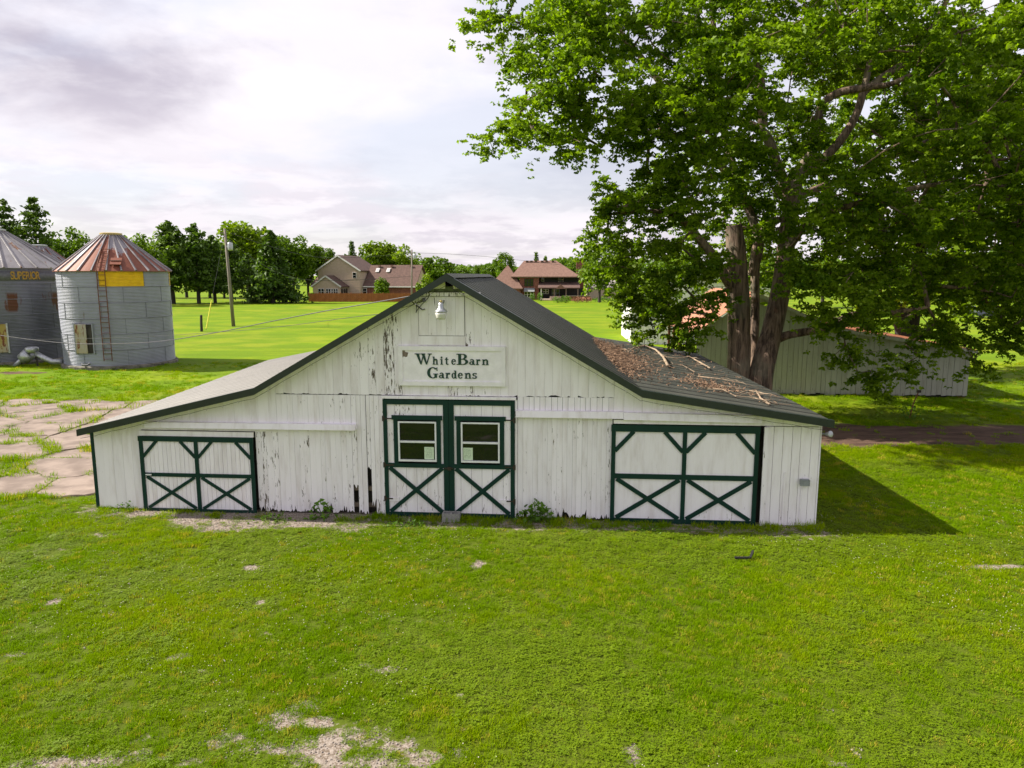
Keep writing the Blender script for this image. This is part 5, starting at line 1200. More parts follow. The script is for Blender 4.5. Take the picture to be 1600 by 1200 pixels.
limbs = [([A_(1152, 652), A_(1154, 590), A_(1155, 520), A_(1153, 450), A_(1150, 390), A_(1146, 352)], [.56, .46, .42, .40, .37, .31]),
         ([A_(1184, 652, -.2), A_(1190, 585, -.2), A_(1208, 510, -.1), A_(1222, 440), A_(1230, 370, .2), A_(1238, 310, .4), A_(1246, 265, .6)], [.56, .46, .38, .34, .31, .28, .26]),
         ([A_(1176, 652, 1.0), A_(1178, 560, 1.1), A_(1180, 480, 1.3), A_(1180, 420, 1.2), A_(1186, 375, 1.5), A_(1160, 300, 2.2), A_(1130, 200, 2.8), A_(1118, 90, 3.2), A_(1110, -40, 3.4), A_(1100, -140, 3.4)], [.17, .17, .17, .17, .16, .15, .14, .12, .09, .05]),
         ([A_(1246, 270, .6), A_(1270, 235, .4), A_(1276, 200, .3), A_(1285, 165, .2), A_(1310, 145, 0), A_(1360, 136, -.4), A_(1400, 128, -1), A_(1470, 90, -2)], [.20, .19, .17, .155, .14, .12, .09, .05]),
         ([A_(1250, 275, .7), A_(1300, 235, 1), A_(1335, 185, 1.2), A_(1352, 130, 1.4), A_(1366, 60, 1.6), A_(1378, -20, 1.8), A_(1390, -120, 2)], [.19, .17, .15, .13, .11, .09, .05]),
         ([A_(1348, 145, 1.4), A_(1380, 120, 1.3), A_(1410, 100, 1.2), A_(1440, 70, 1.1), A_(1480, 0, 1), A_(1530, -100, 1)], [.15, .14, .13, .12, .09, .05]),
         ([A_(1192, 200, 1), A_(1189, 150, .8), A_(1186, 112, .7), A_(1178, 103, .5), A_(1166, 108, .3), A_(1158, 125, .2)], [.20, .18, .17, .16, .14, .10]),
         ([A_(1240, 320, .4), A_(1215, 260, .8), A_(1195, 210, 1), A_(1150, 190, 1), A_(1100, 205, .5), A_(1060, 212, -.3), A_(1000, 203, -.8), A_(940, 183, -1.2), A_(880, 184, -1.5), A_(822, 158, -1.7)], [.22, .2, .19, .16, .13, .11, .09, .06, .045, .02]),
         ([A_(1150, 460), A_(1132, 430, -.3), A_(1115, 402, -.6), A_(1098, 380, -.8), A_(1060, 340, -1.2), A_(1010, 330, -1.4), A_(950, 335, -1.6)], [.22, .20, .18, .16, .12, .08, .04]),
         ([A_(1175, 430, .8), A_(1182, 385, .6), A_(1200, 350, .4), A_(1220, 342, 0)], [.18, .16, .13, .10]),
         ([A_(1206, 535), A_(1230, 524, -.4), A_(1262, 518, -.8), A_(1296, 512, -1.2), A_(1330, 492, -1.5), A_(1390, 488, -2), A_(1450, 480, -2.2)], [.17, .16, .15, .14, .12, .09, .05]),
         ([A_(1160, 300, 2.2), A_(1080, 200, 2.4), A_(1010, 100, 2.4), A_(940, 20, 2), A_(860, -40, 1.5)], [.18, .15, .12, .08, .04]),
         ([A_(1118, 90, 3.2), A_(1060, 40, 2), A_(960, 40, 0), A_(860, 45, -1.5), A_(790, 30, -2)], [.12, .10, .08, .05, .025]),
         ([A_(1230, 390, 0), A_(1260, 350, -1.5), A_(1300, 330, -2.8), A_(1370, 310, -3.2), A_(1450, 290, -3.4), A_(1540, 290, -3.4)], [.18, .15, .12, .10, .07, .03]),
         ([A_(1238, 310, .4), A_(1290, 290, 2), A_(1380, 250, 3.4), A_(1480, 210, 3.6), A_(1580, 190, 3)], [.17, .14, .11, .08, .04])]
ells = [E_(*e) for e in [
 (775, 25, 25.5, 48, 28, 1.2), (850, 65, 23.0, 75, 55, 2), (800, 195, 25.4, 48, 22, 1.0), (775, 228, 25.4, 24, 14, .7), (850, 205, 25.6, 55, 30, 1.3), (870, 140, 22.6, 75, 55, 1.8), (940, 120, 22.0, 85, 75, 2.2), (1040, 70, 25.5, 95, 80, 4), (950, 20, 22.8, 110, 50, 2.4),
 (955, 200, 24, 65, 42, 2), (1040, 190, 22.8, 80, 70, 2.4), (1100, 130, 21.8, 70, 80, 2.2), (1020, 285, 26, 62, 34, 2.4), (965, 325, 26.2, 45, 32, 1.8), (1000, 385, 26, 68, 45, 2.2), (950, 395, 26.2, 32, 36, 1.5), (1080, 320, 25, 65, 50, 2.4), (1065, 250, 23.5, 55, 48, 2.2),
 (1035, 440, 26, 52, 32, 1.6), (1008, 500, 26.3, 17, 46, .8), (1075, 505, 25.6, 44, 26, .9), (1090, 415, 25.2, 36, 36, 1.5), (1125, 250, 28.5, 60, 62, 2.8), (1190, 300, 29.5, 42, 42, 2), (1150, 60, 24, 95, 80, 4), (1222, 195, 30, 50, 55, 2.4), (1250, 60, 29.5, 95, 70, 4),
 (1340, 55, 31, 95, 75, 3.5), (1325, 275, 24.2, 58, 52, 2), (1290, 380, 24, 62, 55, 2), (1258, 440, 24.2, 44, 34, 1.2), (1340, 430, 25, 68, 55, 2.2), (1400, 330, 24.6, 85, 75, 3.2), (1500, 300, 25, 100, 90, 4), (1455, 200, 27, 100, 72, 3.6), (1560, 150, 26, 90, 95, 4),
 (1490, 60, 29, 115, 75, 4.5), (1580, 330, 24, 80, 80, 3), (1430, 420, 26.4, 85, 55, 2.8), (1540, 430, 26.5, 90, 50, 3), (1318, 545, 25.8, 26, 38, .7), (1378, 585, 25.6, 26, 52, .8), (1345, 500, 25.6, 52, 34, 1.2), (1450, 500, 27, 55, 34, 1.6), (1568, 520, 25.8, 34, 46, 1),
 (1530, 555, 26, 18, 22, .7), (1180, 400, 31, 60, 60, 2.2), (900, -60, 25, 140, 70, 3.5), (1150, -110, 28, 200, 110, 6), (1400, -110, 28, 200, 110, 6.5), (1280, -180, 27, 220, 90, 6), (1660, 120, 27, 110, 150, 5), (1670, 360, 26, 90, 130, 4), (1500, 120, 21.5, 120, 110, 2.8), (1640, 240, 22, 110, 120, 3), (1340, 20, 21.5, 130, 70, 2.6),
 (1185, 250, 25.2, 70, 55, 1.6), (1235, 330, 25.4, 42, 40, 1.0), (1250, 200, 26, 40, 45, 1.2), (1100, 470, 26.6, 34, 30, 1), (1055, 455, 28, 50, 30, 1.5), (1000, 450, 27.5, 26, 30, 1), (1100, 360, 28.5, 50, 50, 1.6), (1175, 330, 31, 60, 50, 2), (1420, 560, 26, 20, 40, .8), (1350, 600, 25.4, 20, 30, .7), (1300, 490, 25, 34, 24, .9), (1490, 520, 26.5, 44, 24, 1.2), (1600, 480, 25.5, 60, 50, 2), (1150, 150, 22.5, 60, 60, 1.8), (900, 230, 25.6, 40, 16, .8), (935, 425, 26.4, 20, 22, .8), (975, 300, 26.4, 50, 24, 1.2),
 (1010, 470, 26, 34, 34, .9), (1004, 535, 26.4, 14, 22, .5), (1050, 480, 26.2, 40, 30, .9), (1075, 530, 25.8, 30, 16, .5), (1105, 505, 25.6, 24, 20, .6), (1040, 425, 25.4, 44, 24, 1), (985, 430, 26, 30, 26, .9), (1110, 400, 25.2, 30, 24, .8), (1260, 480, 24.4, 30, 22, .7), (1310, 450, 24, 40, 30, 1), (1390, 630, 25.4, 14, 22, .5), (1280, 330, 23.6, 40, 34, 1)]]
maple, nl = grow_tree('maple_tree', 'huge spreading maple with split trunk rising behind the white barn', tb, limbs, ells, 1850, 190, .15, 'maple_leaf', 'maple_bark', None, cl_r=.68)
# dark maple behind the shed
tb2 = gnd(1412, 560); tb2 = Vector((at(1412, 560, 39).x, 39, 0)); B_ = lambda px, py, dy=0: at(px, py, 39 + dy)
limbs2 = [([B_(1408, 590), B_(1410, 520), B_(1396, 450), B_(1384, 390), B_(1370, 320)], [.5, .40, .34, .3, .22]), ([B_(1412, 590, .4), B_(1424, 510, .4), B_(1432, 450, .6), B_(1440, 380, .8), B_(1460, 300, 1)], [.5, .40, .36, .3, .22]),
          ([B_(1432, 450, .6), B_(1480, 400, .4), B_(1530, 370, .2), B_(1590, 350, 0)], [.24, .2, .15, .1]), ([B_(1384, 390), B_(1340, 360, .6), B_(1300, 345, 1)], [.2, .15, .08])]
ells2 = [E_(*e) for e in [(1340, 350, 40, 80, 60, 2.5), (1440, 330, 39, 110, 80, 4), (1540, 380, 38.5, 110, 70, 4), (1380, 440, 38.5, 70, 35, 2.2), (1480, 445, 38, 90, 45, 3), (1590, 440, 38, 80, 60, 3), (1450, 220, 40, 150, 80, 5), (1580, 260, 39, 120, 90, 5), (1660, 350, 38, 90, 100, 4), (1400, 120, 41, 160, 80, 5), (1600, 120, 40, 150, 100, 5), (1300, 250, 41, 60, 60, 2.5)]]
grow_tree('maple_tree', 'dark shaded maple standing behind the grey shed', tb2, limbs2, ells2, 420, 150, .27, 'maple_leaf', 'dark_bark', None, cl_r=.95, fine=False)

# ---- trees round the fields
def far_tree(px, ytop, ybase, hw, Y, kind, label, tint, dens=1.0, trunk_y=None, cname='tree', gname='trees round the field'):
    top, k = at(px, ytop, Y), Y / F; base = Vector((top.x, top.y, 0)); Ht = max(top.z, 2.0); R = hw * k
    t = thing(cname, label, 'tree', base, 0, gname)
    if kind == 'round':
        zb = Ht * (.22 if trunk_y is None else trunk_y); n_b = 42; C, V_ = [], []; N = int(4800 * dens)
        cz = (zb + Ht) / 2; hz = (Ht - zb) / 2
        for b in range(n_b):
            d = np.array([random.gauss(0, 1), random.gauss(0, 1), random.gauss(0, 1)]); d /= np.linalg.norm(d); rr = random.random() ** .4 * .80
            c = np.array([d[0] * R * rr, d[1] * R * rr, cz + d[2] * hz * rr]); br = np.array([R, R, hz * .85]) * random.uniform(.24, .40)
            p = rng.normal(0, 1, (N // n_b, 3)); p /= np.linalg.norm(p, axis=1)[:, None]; p = c + p * br * (rng.random((len(p), 1)) ** .35); C.append(p); V_.append(np.clip(rng.normal(random.uniform(.25, .7), .2, len(p)), 0, 1))
        C = np.concatenate(C); v = np.concatenate(V_); ok = C[:, 2] < Ht * 1.02
        V, Fq, v = leaf_cloud(C[ok], None, max(.34, R * .115), .4, aspect=.8, var=v[ok]); mat = 'far_leaf'
        segs = [((0, 0, -.2), (0, 0, zb + hz * .4), R * .055 + .08, R * .035 + .05)]
        for q in range(5): a = q * 1.257 + random.random(); segs.append(((0, 0, zb * .9 + .2 * q * hz / 5), (math.cos(a) * R * .5, math.sin(a) * R * .5, cz + random.uniform(-.2, .5) * hz), R * .03 + .04, .03))
    else:
        # pine: whorls of level boughs carrying needle tufts; spruce: a closed cone
        zb = Ht * ((.17 if kind == 'pine' else .10) if trunk_y is None else trunk_y); C, v_ = [], []; segs = [((0, 0, -.2), (0, 0, Ht * .97), R * .07 + .10, .03)]
        lv = int((Ht - zb) / (.85 if kind == 'pine' else .6))
        for i in range(lv):
            f = i / max(1, lv - 1); z = zb + (Ht - zb) * f
            prof = (1 - f) ** .55 * (.75 + .25 * min(1, f * 5 + .35)) if kind == 'pine' else (1 - f) * .95 + .04
            for q in range(random.randint(6, 8) if kind == 'pine' else 10):
                a = random.uniform(0, 6.283); L = R * prof * random.uniform(.6, 1.12) + .25; rise = (.22 if kind == 'pine' else -.22) * L * random.uniform(.2, 1.3)
                e = np.array([math.cos(a) * L, math.sin(a) * L, z + rise]); segs.append(((0, 0, z - .1), tuple(e), .05, .02))
                m = max(6, int((17 if kind == 'pine' else 13) * dens * (L / R + .35) * 1.6)); s = rng.random(m) ** .55
                p = np.array([0, 0, z]) + (e - np.array([0, 0, z])) * s[:, None] + rng.normal(0, 1, (m, 3)) * np.array([.13 * L + .15, .13 * L + .15, .16 + .03 * L]); C.append(p); v_.append(np.clip(rng.normal(random.uniform(.25, .7), .2, m), 0, 1))
        C = np.concatenate(C); V, Fq, v = leaf_cloud(C, None, max(.45, R * .19), .35, aspect=.5, var=np.concatenate(v_)); mat = 'needle'
    o = obj_from('crown', fast_mesh('crown', V, Fq, M[mat], v), t); o['kind'] = 'stuff'; o.color = (*tint, 1)
    V, Fq = tubes_np(segs, 7); obj_from('trunk', fast_mesh('trunk', V, Fq, M['dark_bark'], smooth=True), t)
    return t
D_, L_, Y_ = (.98, 1.05, .85), (1.1, 1.15, .9), (1.5, 1.4, .9)
for a in [
 (4, 316, 400, 34, 96, 'pine', 'dark pine cut off by the picture edge above the large bin', (.9, .95, 1)), (50, 314, 400, 40, 98, 'pine', 'open layered pine above the grey bin roof', (.9, .95, .95)), (105, 349, 410, 36, 112, 'round', 'dark round tree between the pine and the rusty roofed bin', D_),
 (22, 350, 410, 30, 108, 'round', 'low dark green tree under the layered pine', D_), (150, 372, 420, 26, 150, 'round', 'small hazy tree beside the rusty bin roof peak', D_), (212, 359, 450, 40, 128, 'round', 'bright green tree directly behind the rusty bin roof', L_),
 (262, 350, 474, 44, 137, 'pine', 'tall pine next to the yellow banded bin', (1.15, 1.2, 1.0)), (303, 353, 475, 34, 138, 'pine', 'slim pine second from the yellow banded bin', (1.0, 1.1, 1.0)), (330, 372, 474, 30, 141, 'pine', 'pine behind the guy wire', (.9, 1.0, .9)), (357, 380, 473, 30, 146, 'pine', 'pine just behind the leaning utility pole', (.9, 1, .9)),
 (382, 340, 470, 56, 165, 'round', 'tall bright green tree behind the leaning utility pole', Y_), (422, 364, 475, 42, 139, 'spruce', 'dark broad spruce standing before the bright tree', (.75, .85, .8)), (388, 400, 474, 26, 143, 'pine', 'low pine between the leaning pole and the spruce', (.8, .9, .8)), (455, 365, 466, 38, 152, 'round', 'dark green tree nearest the tan house chimney side', D_), (478, 372, 462, 30, 158, 'round', 'leafy dark tree behind the chimney of the tan house', D_), (505, 380, 462, 22, 178, 'round', 'small tree peeping over the tan gable', D_),
 (549, 379, 440, 13, 190, 'spruce', 'small conifer above the roof of the tan house', (.9, 1.0, .95)), (590, 375, 440, 36, 192, 'round', 'broad yellow green tree over the tan house roof', Y_), (626, 380, 440, 32, 190, 'round', 'yellow green tree behind the second utility pole', Y_),
 (682, 400, 445, 32, 205, 'round', 'dark round tree beyond the barn peak', D_), (652, 405, 440, 20, 230, 'round', 'far dark tree left of the barn peak', D_), (748, 409, 432, 12, 300, 'round', 'far dark tree just right of the barn peak', D_), (722, 414, 432, 16, 310, 'round', 'far low tree above the barn ridge', L_), (700, 418, 432, 12, 320, 'round', 'farthest low tree near the ridge', L_),
 (788, 393, 440, 20, 215, 'round', 'tree rising behind the low wing of the brick house', L_), (768, 412, 436, 18, 240, 'round', 'low tree left of the brick house roof', L_), (838, 396, 440, 8, 230, 'spruce', 'thin bare topped conifer over the brick house', (1.2, 1.2, 1.1)), (852, 400, 440, 7, 230, 'round', 'narrow tree over the brick house ridge', L_), (872, 403, 440, 20, 235, 'round', 'tree behind the brick house ridge', L_), (893, 405, 440, 18, 228, 'round', 'tree beside the brick house chimney', L_),
 (938, 388, 470, 34, 143, 'round', 'mid green shade tree right of the brick house', L_), (985, 400, 460, 28, 175, 'round', 'tree behind the white outbuilding', L_), (1060, 392, 450, 40, 160, 'round', 'tree beyond the outbuilding roof', D_), (1215, 380, 470, 46, 92, 'round', 'bright tree showing between the maple stems', L_), (1290, 395, 470, 44, 120, 'round', 'tree far behind the shed roof', D_),
 (240, 368, 465, 34, 172, 'round', 'dark tree behind the tall pine next to the yellow banded bin', D_), (285, 364, 465, 36, 175, 'round', 'dark tree filling the gap between the first two pines', D_), (322, 366, 465, 34, 170, 'round', 'dark tree behind the guy wire pine', D_), (345, 372, 468, 26, 168, 'round', 'mid green tree left of the bright tree', L_), (432, 366, 466, 34, 172, 'round', 'mid green tree behind the spruce', L_),
 (1480, 395, 470, 60, 150, 'round', 'tree beyond the parked cars', D_), (1575, 385, 470, 60, 145, 'round', 'tree by the far road', D_), (1390, 398, 465, 55, 165, 'round', 'tree at the far end of the shed field', D_)]:
    far_tree(*a)
far_tree(594, 433, 459, 15, 149, 'round', 'small feathery tree before the tan house', (1.25, 1.3, .9), .5, .12)
far_tree(666, 427, 452, 16, 135, 'round', 'low bright tree left of the barn peak', Y_, .6, .1)
# distant woods closing the horizon
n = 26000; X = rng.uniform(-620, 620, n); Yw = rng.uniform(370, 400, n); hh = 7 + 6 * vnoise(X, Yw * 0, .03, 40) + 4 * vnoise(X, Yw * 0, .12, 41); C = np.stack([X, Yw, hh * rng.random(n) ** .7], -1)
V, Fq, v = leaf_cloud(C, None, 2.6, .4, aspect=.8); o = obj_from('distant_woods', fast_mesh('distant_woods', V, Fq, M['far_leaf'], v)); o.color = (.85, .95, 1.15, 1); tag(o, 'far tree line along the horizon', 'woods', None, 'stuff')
# ================================================================== HOUSES
def gable_roof(parent, x0, x1, y0, y1, ze, zr, over, mat, axis='y', th=.25, name='roof'):
    """pitched roof over a box; ridge along axis"""
    mb = MB()
    if axis == 'y':
        xm = (x0 + x1) / 2; sl = (zr - ze) / (xm - x0); a, b = y0 - over, y1 + over
        for sg, xe in ((-1, x0 - over), (1, x1 + over)):
            zl = ze - sl * over
            p = [(xe, a, zl), (xm, a, zr), (xm, b, zr), (xe, b, zl)]; p = p if sg < 0 else p[::-1]
            mb.hexa([(q[0], q[1], q[2]) for q in p] + [(q[0], q[1], q[2] + th) for q in p])
    else:
        ym = (y0 + y1) / 2; sl = (zr - ze) / (ym - y0); a, b = x0 - over, x1 + over
        for sg, ye in ((-1, y0 - over), (1, y1 + over)):
            zl = ze - sl * over; p = [(a, ye, zl), (b, ye, zl), (b, ym, zr), (a, ym, zr)]; p = p if sg < 0 else p[::-1]
            mb.hexa(p + [(q[0], q[1], q[2] + th) for q in p])
    return mb.build(name, M[mat], parent)
def win(parent, x0, x1, z0, z1, y, frame='trim_white', n=1, name='window'):
    """window on a wall that faces -y"""
    w_ = MB().box(x0, x1, y - .10, y - .02, z0, z1).build(name, M[frame], parent)
    k = (x1 - x0) / n
    for i in range(n):
        a, b = x0 + k * i + .09, x0 + k * (i + 1) - .09; zm = (z0 + z1) / 2
        for u, v in ((z0 + .09, zm - .04), (zm + .04, z1 - .09)): MB().box(a, b, y - .13, y - .101, u, v).build('pane', M['dark_glass'], w_)
    return w_
def rake_boards(parent, x0, x1, y, ze, zr, over):
    xm = (x0 + x1) / 2; sl = (zr - ze) / (xm - x0)
    for xe in (x0 - over, x1 + over):
        MB().bar((xe, y, ze - sl * over + .12), (xm, y, zr + .12), .06, .30).build('rake_board', M['trim_white'], parent)
# ---- tan house with brick wings
k = 155 / F
hA = thing('house', 'tan sided house with brown roof and brick wings behind the wooden fence', 'house', (at(529, 460, 155).x, 155, 0), math.radians(-14))
hx = lambda px: (px - 529) * k
zA = lambda py: H + (430 - py) * k
gw0, gw1 = hx(495), hx(566)
# two storey gable, clad in lap siding
MB().prism_xz([(gw0, 0), (gw1, 0), (gw1, zA(423)), ((gw0 + gw1) / 2, zA(401)), (gw0, zA(423))], 0, 9.5).build('wall', M['siding_tan'], hA)
for i in range(26):
    z = .2 + i * .34; half = (gw1 - gw0) / 2; zt = zA(423)
    if z > zt: half *= max(0, 1 - (z - zt) / (zA(401) - zt))
    if half > .3: MB().box((gw0 + gw1) / 2 - half, (gw0 + gw1) / 2 + half, -.035, -.002, z, z + .035).build('siding_course', M['siding_tan'], hA)
gable_roof(hA, gw0, gw1, 0, 9.5, zA(423), zA(401), .35, 'shingle_brown'); rake_boards(hA, gw0, gw1, -.40, zA(423), zA(401), .35)
win(hA, hx(554), hx(560.5), zA(434.5), zA(425.5), 0)
# front sunroom gable
sx0, sx1 = hx(500), hx(546)
MB().prism_xz([(sx0, 0), (sx1, 0), (sx1, zA(447)), ((sx0 + sx1) / 2, zA(432)), (sx0, zA(447))], -3.6, -.04).build('sunroom_wall', M['siding_tan'], hA)
gable_roof(hA, sx0, sx1, -3.6, -.36, zA(447), zA(432), .3, 'shingle_brown', name='sunroom_roof'); rake_boards(hA, sx0, sx1, -3.95, zA(447), zA(432), .3)
for a, b in ((509, 519), (522, 530), (531, 534), (535, 542)): win(hA, hx(a), hx(b), zA(458.5), zA(450), -3.6, n=2 if b - a > 5 else 1)
for y in (-3.0, -1.9, -.9): MB().box(sx1 + .01, sx1 + .06, y - .4, y + .4, 1.0, 2.6).build('side_pane', M['dark_glass'], hA)
# long brick wing to the side with skylights
wx0, wx1 = hx(567), hx(652)
MB().box(wx0, wx1, 1.2, 9.2, 0, zA(446)).build('wing_wall', M['brick_wall'], hA)
gable_roof(hA, wx0 + .4, wx1, 1.2, 9.2, zA(446), zA(416), .35, 'shingle_brown', 'x', name='wing_roof')
MB().add([(wx1 - .02, 1.25, zA(446)), (wx1 - .02, 9.15, zA(446)), (wx1 - .02, 5.2, zA(417))], [(0, 1, 2)]).build('wing_gable', M['siding_tan'], hA)
MB().box(wx0, wx1 + .3, .80, .92, zA(446) - .32, zA(446) - .10).build('gutter', M['trim_white'], hA)
sl = (zA(416) - zA(446)) / 4.0; rot = Matrix.Rotation(math.atan(sl), 4, 'X')
for px, py in ((583, 424), (601, 424), ):
    y = 1.2 + (zA(py) - zA(446)) / sl; o = MB().box(-.38, .38, -.55, .55, .28, .42).build('skylight', M['trim_white'], hA); o.matrix_local = Matrix.Translation((hx(px), y, zA(py))) @ rot
    MB().box(-.28, .28, -.44, .44, .421, .44).build('pane', M['galvanised'], o)
for px in (584, 605, 637): MB().box(hx(px) - .25, hx(px) + .25, 4.4, 4.8, zA(418) + .1, zA(418) + .55).build('roof_vent', M['shingle_red'], hA)
for a, b in ((566, 573), (600, 606)): win(hA, hx(a), hx(b), zA(459), zA(450), 1.2, n=1)
# chimney and low wing on the other side
MB().box(hx(493.5), hx(500.5), 2.6, 4.0, 0, zA(407)).build('chimney', M['brick_wall'], hA); MB().box(hx(493), hx(501), 2.5, 4.1, zA(407), zA(405.5)).build('chimney_cap', M['brick_wall'], hA); MB().tube([(hx(497), 3.3, zA(405.5)), (hx(497), 3.3, zA(403))], .18, 8).build('flue', M['galvanised'], hA)
MB().box(hx(473), hx(494.5), 3.0, 9.0, 0, zA(446)).build('low_wing_wall', M['brick_wall'], hA); gable_roof(hA, hx(472), hx(494.5) - .3, 3.0, 9.0, zA(446), zA(435), .3, 'shingle_brown', 'x', name='low_wing_roof')
win(hA, hx(487), hx(491.5), zA(456), zA(449), 3.0); MB().box(hx(478), hx(482), 2.95, 2.999, 0, 2.2).build('door', M['dark_plain'], hA)
# ---- wooden fence before it
fa, fb = gnd(485, 471.5), gnd(690, 473); fb = Vector((fb.x, fa.y - 1.5, 0)); fa.y = 146; fb.y = 144.5; fa.x = (485 - 800) / F * 146; fb.x = (700 - 800) / F * 144.5
L = (fb - fa).length; nf = 13; fen = thing('fence', 'orange brown wooden board fence before the tan house', 'fence', fa, math.atan2(fb.y - fa.y, fb.x - fa.x)); pw = L / nf
mb = MB(); npk = 15
for i in range(npk): mb.box(.07 + (pw - .14) * i / npk + .006, .07 + (pw - .14) * (i + 1) / npk - .006, -.03 - .006 * (i % 2), -.005, .06, 1.72 + .015 * ((i * 7) % 3))
mb.box(.06, pw - .06, -.004, .05, .35, .45).box(.06, pw - .06, -.004, .05, 1.35, 1.45).box(.06, pw - .06, -.07, .06, 1.76, 1.80)
mp = mb.mesh('fence_panel', M['fence_wood']); mq = MB().box(-.06, .06, -.06, .06, 0, 1.85).add([(-.08, -.08, 1.85), (.08, -.08, 1.85), (.08, .08, 1.85), (-.08, .08, 1.85), (0, 0, 1.95)], [(0, 1, 4), (1, 2, 4), (2, 3, 4), (3, 0, 4)]).mesh('fence_post', M['fence_wood'])
for i in range(nf): o = obj_from('fence_panel', mp, fen); o.location = (i * pw, 0, 0); o['kind'] = 'stuff'
for i in range(nf + 1): obj_from('fence_post', mq, fen).location = (i * pw, 0, 0)
# ---- brick house with hipped roof
YB = 160; k = YB / F
hB = thing('house', 'brick house with reddish hipped roof, dark upper storey and patio', 'house', (at(850, 460, YB).x, YB, 0), math.radians(-4))
bx = lambda px: (px - 850) * k
zB = lambda py: H + (430 - py) * k
def hip(parent, x0, x1, y0, y1, ze, zr, r0, r1, ym, over, mat, name='roof'):
    a, b, c, d = x0 - over, x1 + over, y0 - over, y1 + over
    V = [(a, c, ze), (b, c, ze), (b, d, ze), (a, d, ze), (r0, ym, zr), (r1, ym, zr), (a, c, ze - .22), (b, c, ze - .22), (b, d, ze - .22), (a, d, ze - .22)]
    return MB().add(V, [(0, 1, 5, 4), (1, 2, 5), (2, 3, 4, 5), (3, 0, 4), (6, 7, 1, 0), (7, 8, 2, 1), (8, 9, 3, 2), (9, 6, 0, 3), (9, 8, 7, 6)]).build(name, M[mat], parent)
MB().box(bx(812), bx(842), 0, 11, 0, zB(434)).build('wall', M['brick_wall'], hB)
MB().box(bx(842), bx(903), 1.6, 11, 0, zB(431)).build('rear_wall', M['dark_plain'], hB)
MB().box(bx(842), bx(912), 1.55, 1.598, 0, zB(450)).build('ground_floor_wall', M['dark_plain'], hB)  # shade under the porch, put into this wall as a dark colour
hip(hB, bx(801), bx(904), -.2, 11, zB(432), zB(407), bx(817), bx(868), 5.4, .3, 'shingle_red')
MB().box(bx(768), bx(814), -1.5, 8, 0, zB(450)).build('side_wing_wall', M['brick_wall'], hB)
hip(hB, bx(766), bx(815), -1.5, 8, zB(450), zB(415), bx(791), bx(793), 3.2, .4, 'shingle_red', 'side_wing_roof')
for px in (822, 829, 836, 846, 853, 863): MB().box(bx(px) - .28, bx(px) + .28, 4.6, 5.0, zB(410) + .0, zB(408) + .15).build('roof_vent', M['shingle_brown'], hB)
MB().box(bx(900), bx(911.5), 3.0, 5.0, 0, zB(407)).build('chimney', M['brick_wall'], hB); MB().box(bx(899.5), bx(912), 2.9, 5.1, zB(407), zB(405.6)).build('chimney_cap', M['terracotta'], hB)
win(hB, bx(819.5), bx(833.5), zB(447), zB(435.5), 0, 'dark_plain', 3); win(hB, bx(819.5), bx(834), zB(464), zB(455), 0, 'trim_white', 3)
MB().hexa([(bx(819), -1.3, zB(455)), (bx(835.5), -1.3, zB(455)), (bx(835.5), -.02, zB(455) + .1), (bx(819), -.02, zB(455) + .1), (bx(819), -1.25, zB(455) + .05), (bx(835.5), -1.25, zB(455) + .05), (bx(835.5), -.02, zB(449.5)), (bx(819), -.02, zB(449.5))]).build('awning', M['box_grey'], hB)
for a, b in ((845, 850), (872, 880)): win(hB, bx(a), bx(b), zB(441), zB(432), 1.6, 'stone_tan', 1)
MB().hexa([(bx(841), -2.4, zB(450)), (bx(905), -2.4, zB(450)), (bx(905), 1.5, zB(442)), (bx(841), 1.5, zB(442)), (bx(841), -2.4, zB(450) + .2), (bx(905), -2.4, zB(450) + .2), (bx(905), 1.5, zB(442) + .2), (bx(841), 1.5, zB(442) + .2)]).build('porch_roof', M['shingle_brown'], hB)
MB().prism_xz([(bx(868), zB(450.5)), (bx(884), zB(450.5)), (bx(875.5), zB(443.5))], -2.6, 0).build('porch_gable', M['shingle_red'], hB)
for px in (846, 866, 884, 902): MB().box(bx(px) - .12, bx(px) + .12, -2.2, -1.96, 0, zB(450)).build('porch_post', M['bare_wood' if px != 846 else 'trim_white'], hB)
win(hB, bx(848), bx(857), zB(459), zB(451.5), 1.55, 'trim_white', 2); win(hB, bx(862), bx(874), zB(464), zB(451), 1.55, 'box_grey', 2)
MB().box(bx(845), bx(912), -6.5, 1.5, -.05, .25).build('patio', M['stone_tan'], hB)
pt = thing('patio_wall', 'low brick patio wall with steps before the brick house', 'wall', (at(860, 466, 153).x, 153, 0)); kk = 153 / F
for a, b in ((0, 62),): MB().box(3, b * kk, -.2, .2, 0, .95).build('wall', M['brick_wall'], pt); MB().box(2.9, b * kk + .1, -.26, .26, .951, 1.03).build('coping', M['stone_tan'], pt)
for i in range(4): MB().box(0, 2.4, .5 * i, .5 * i + .52, 0, .22 * (i + 1)).build('step', M['stone_tan'], pt)
def shrub(px, py, w_, h_, n, lab, mat='weed_leaf', tint=None, size=.22, nm='shrub'):
    g = gnd(px, py); C = rng.normal(0, 1, (n, 3)); C /= np.linalg.norm(C, axis=1)[:, None]; C *= rng.random((n, 1)) ** .4; C = C * np.array([w_ / 2, w_ / 2.6, h_ / 2]) + np.array([0, 0, h_ / 2])
    C[:, 2] = np.maximum(C[:, 2], .05); t = thing(nm, lab, 'shrub', g, 0, 'shrubs before the houses'); V, Fq, v = leaf_cloud(C, None, size, .4, aspect=.7)
    o = obj_from('foliage', fast_mesh('foliage', V, Fq, M[mat], v), t); o['kind'] = 'stuff'; MB().tube([(0, 0, -.05), (0, 0, h_ * .6)], .04, 5).build('stem', M['dark_bark'], t)
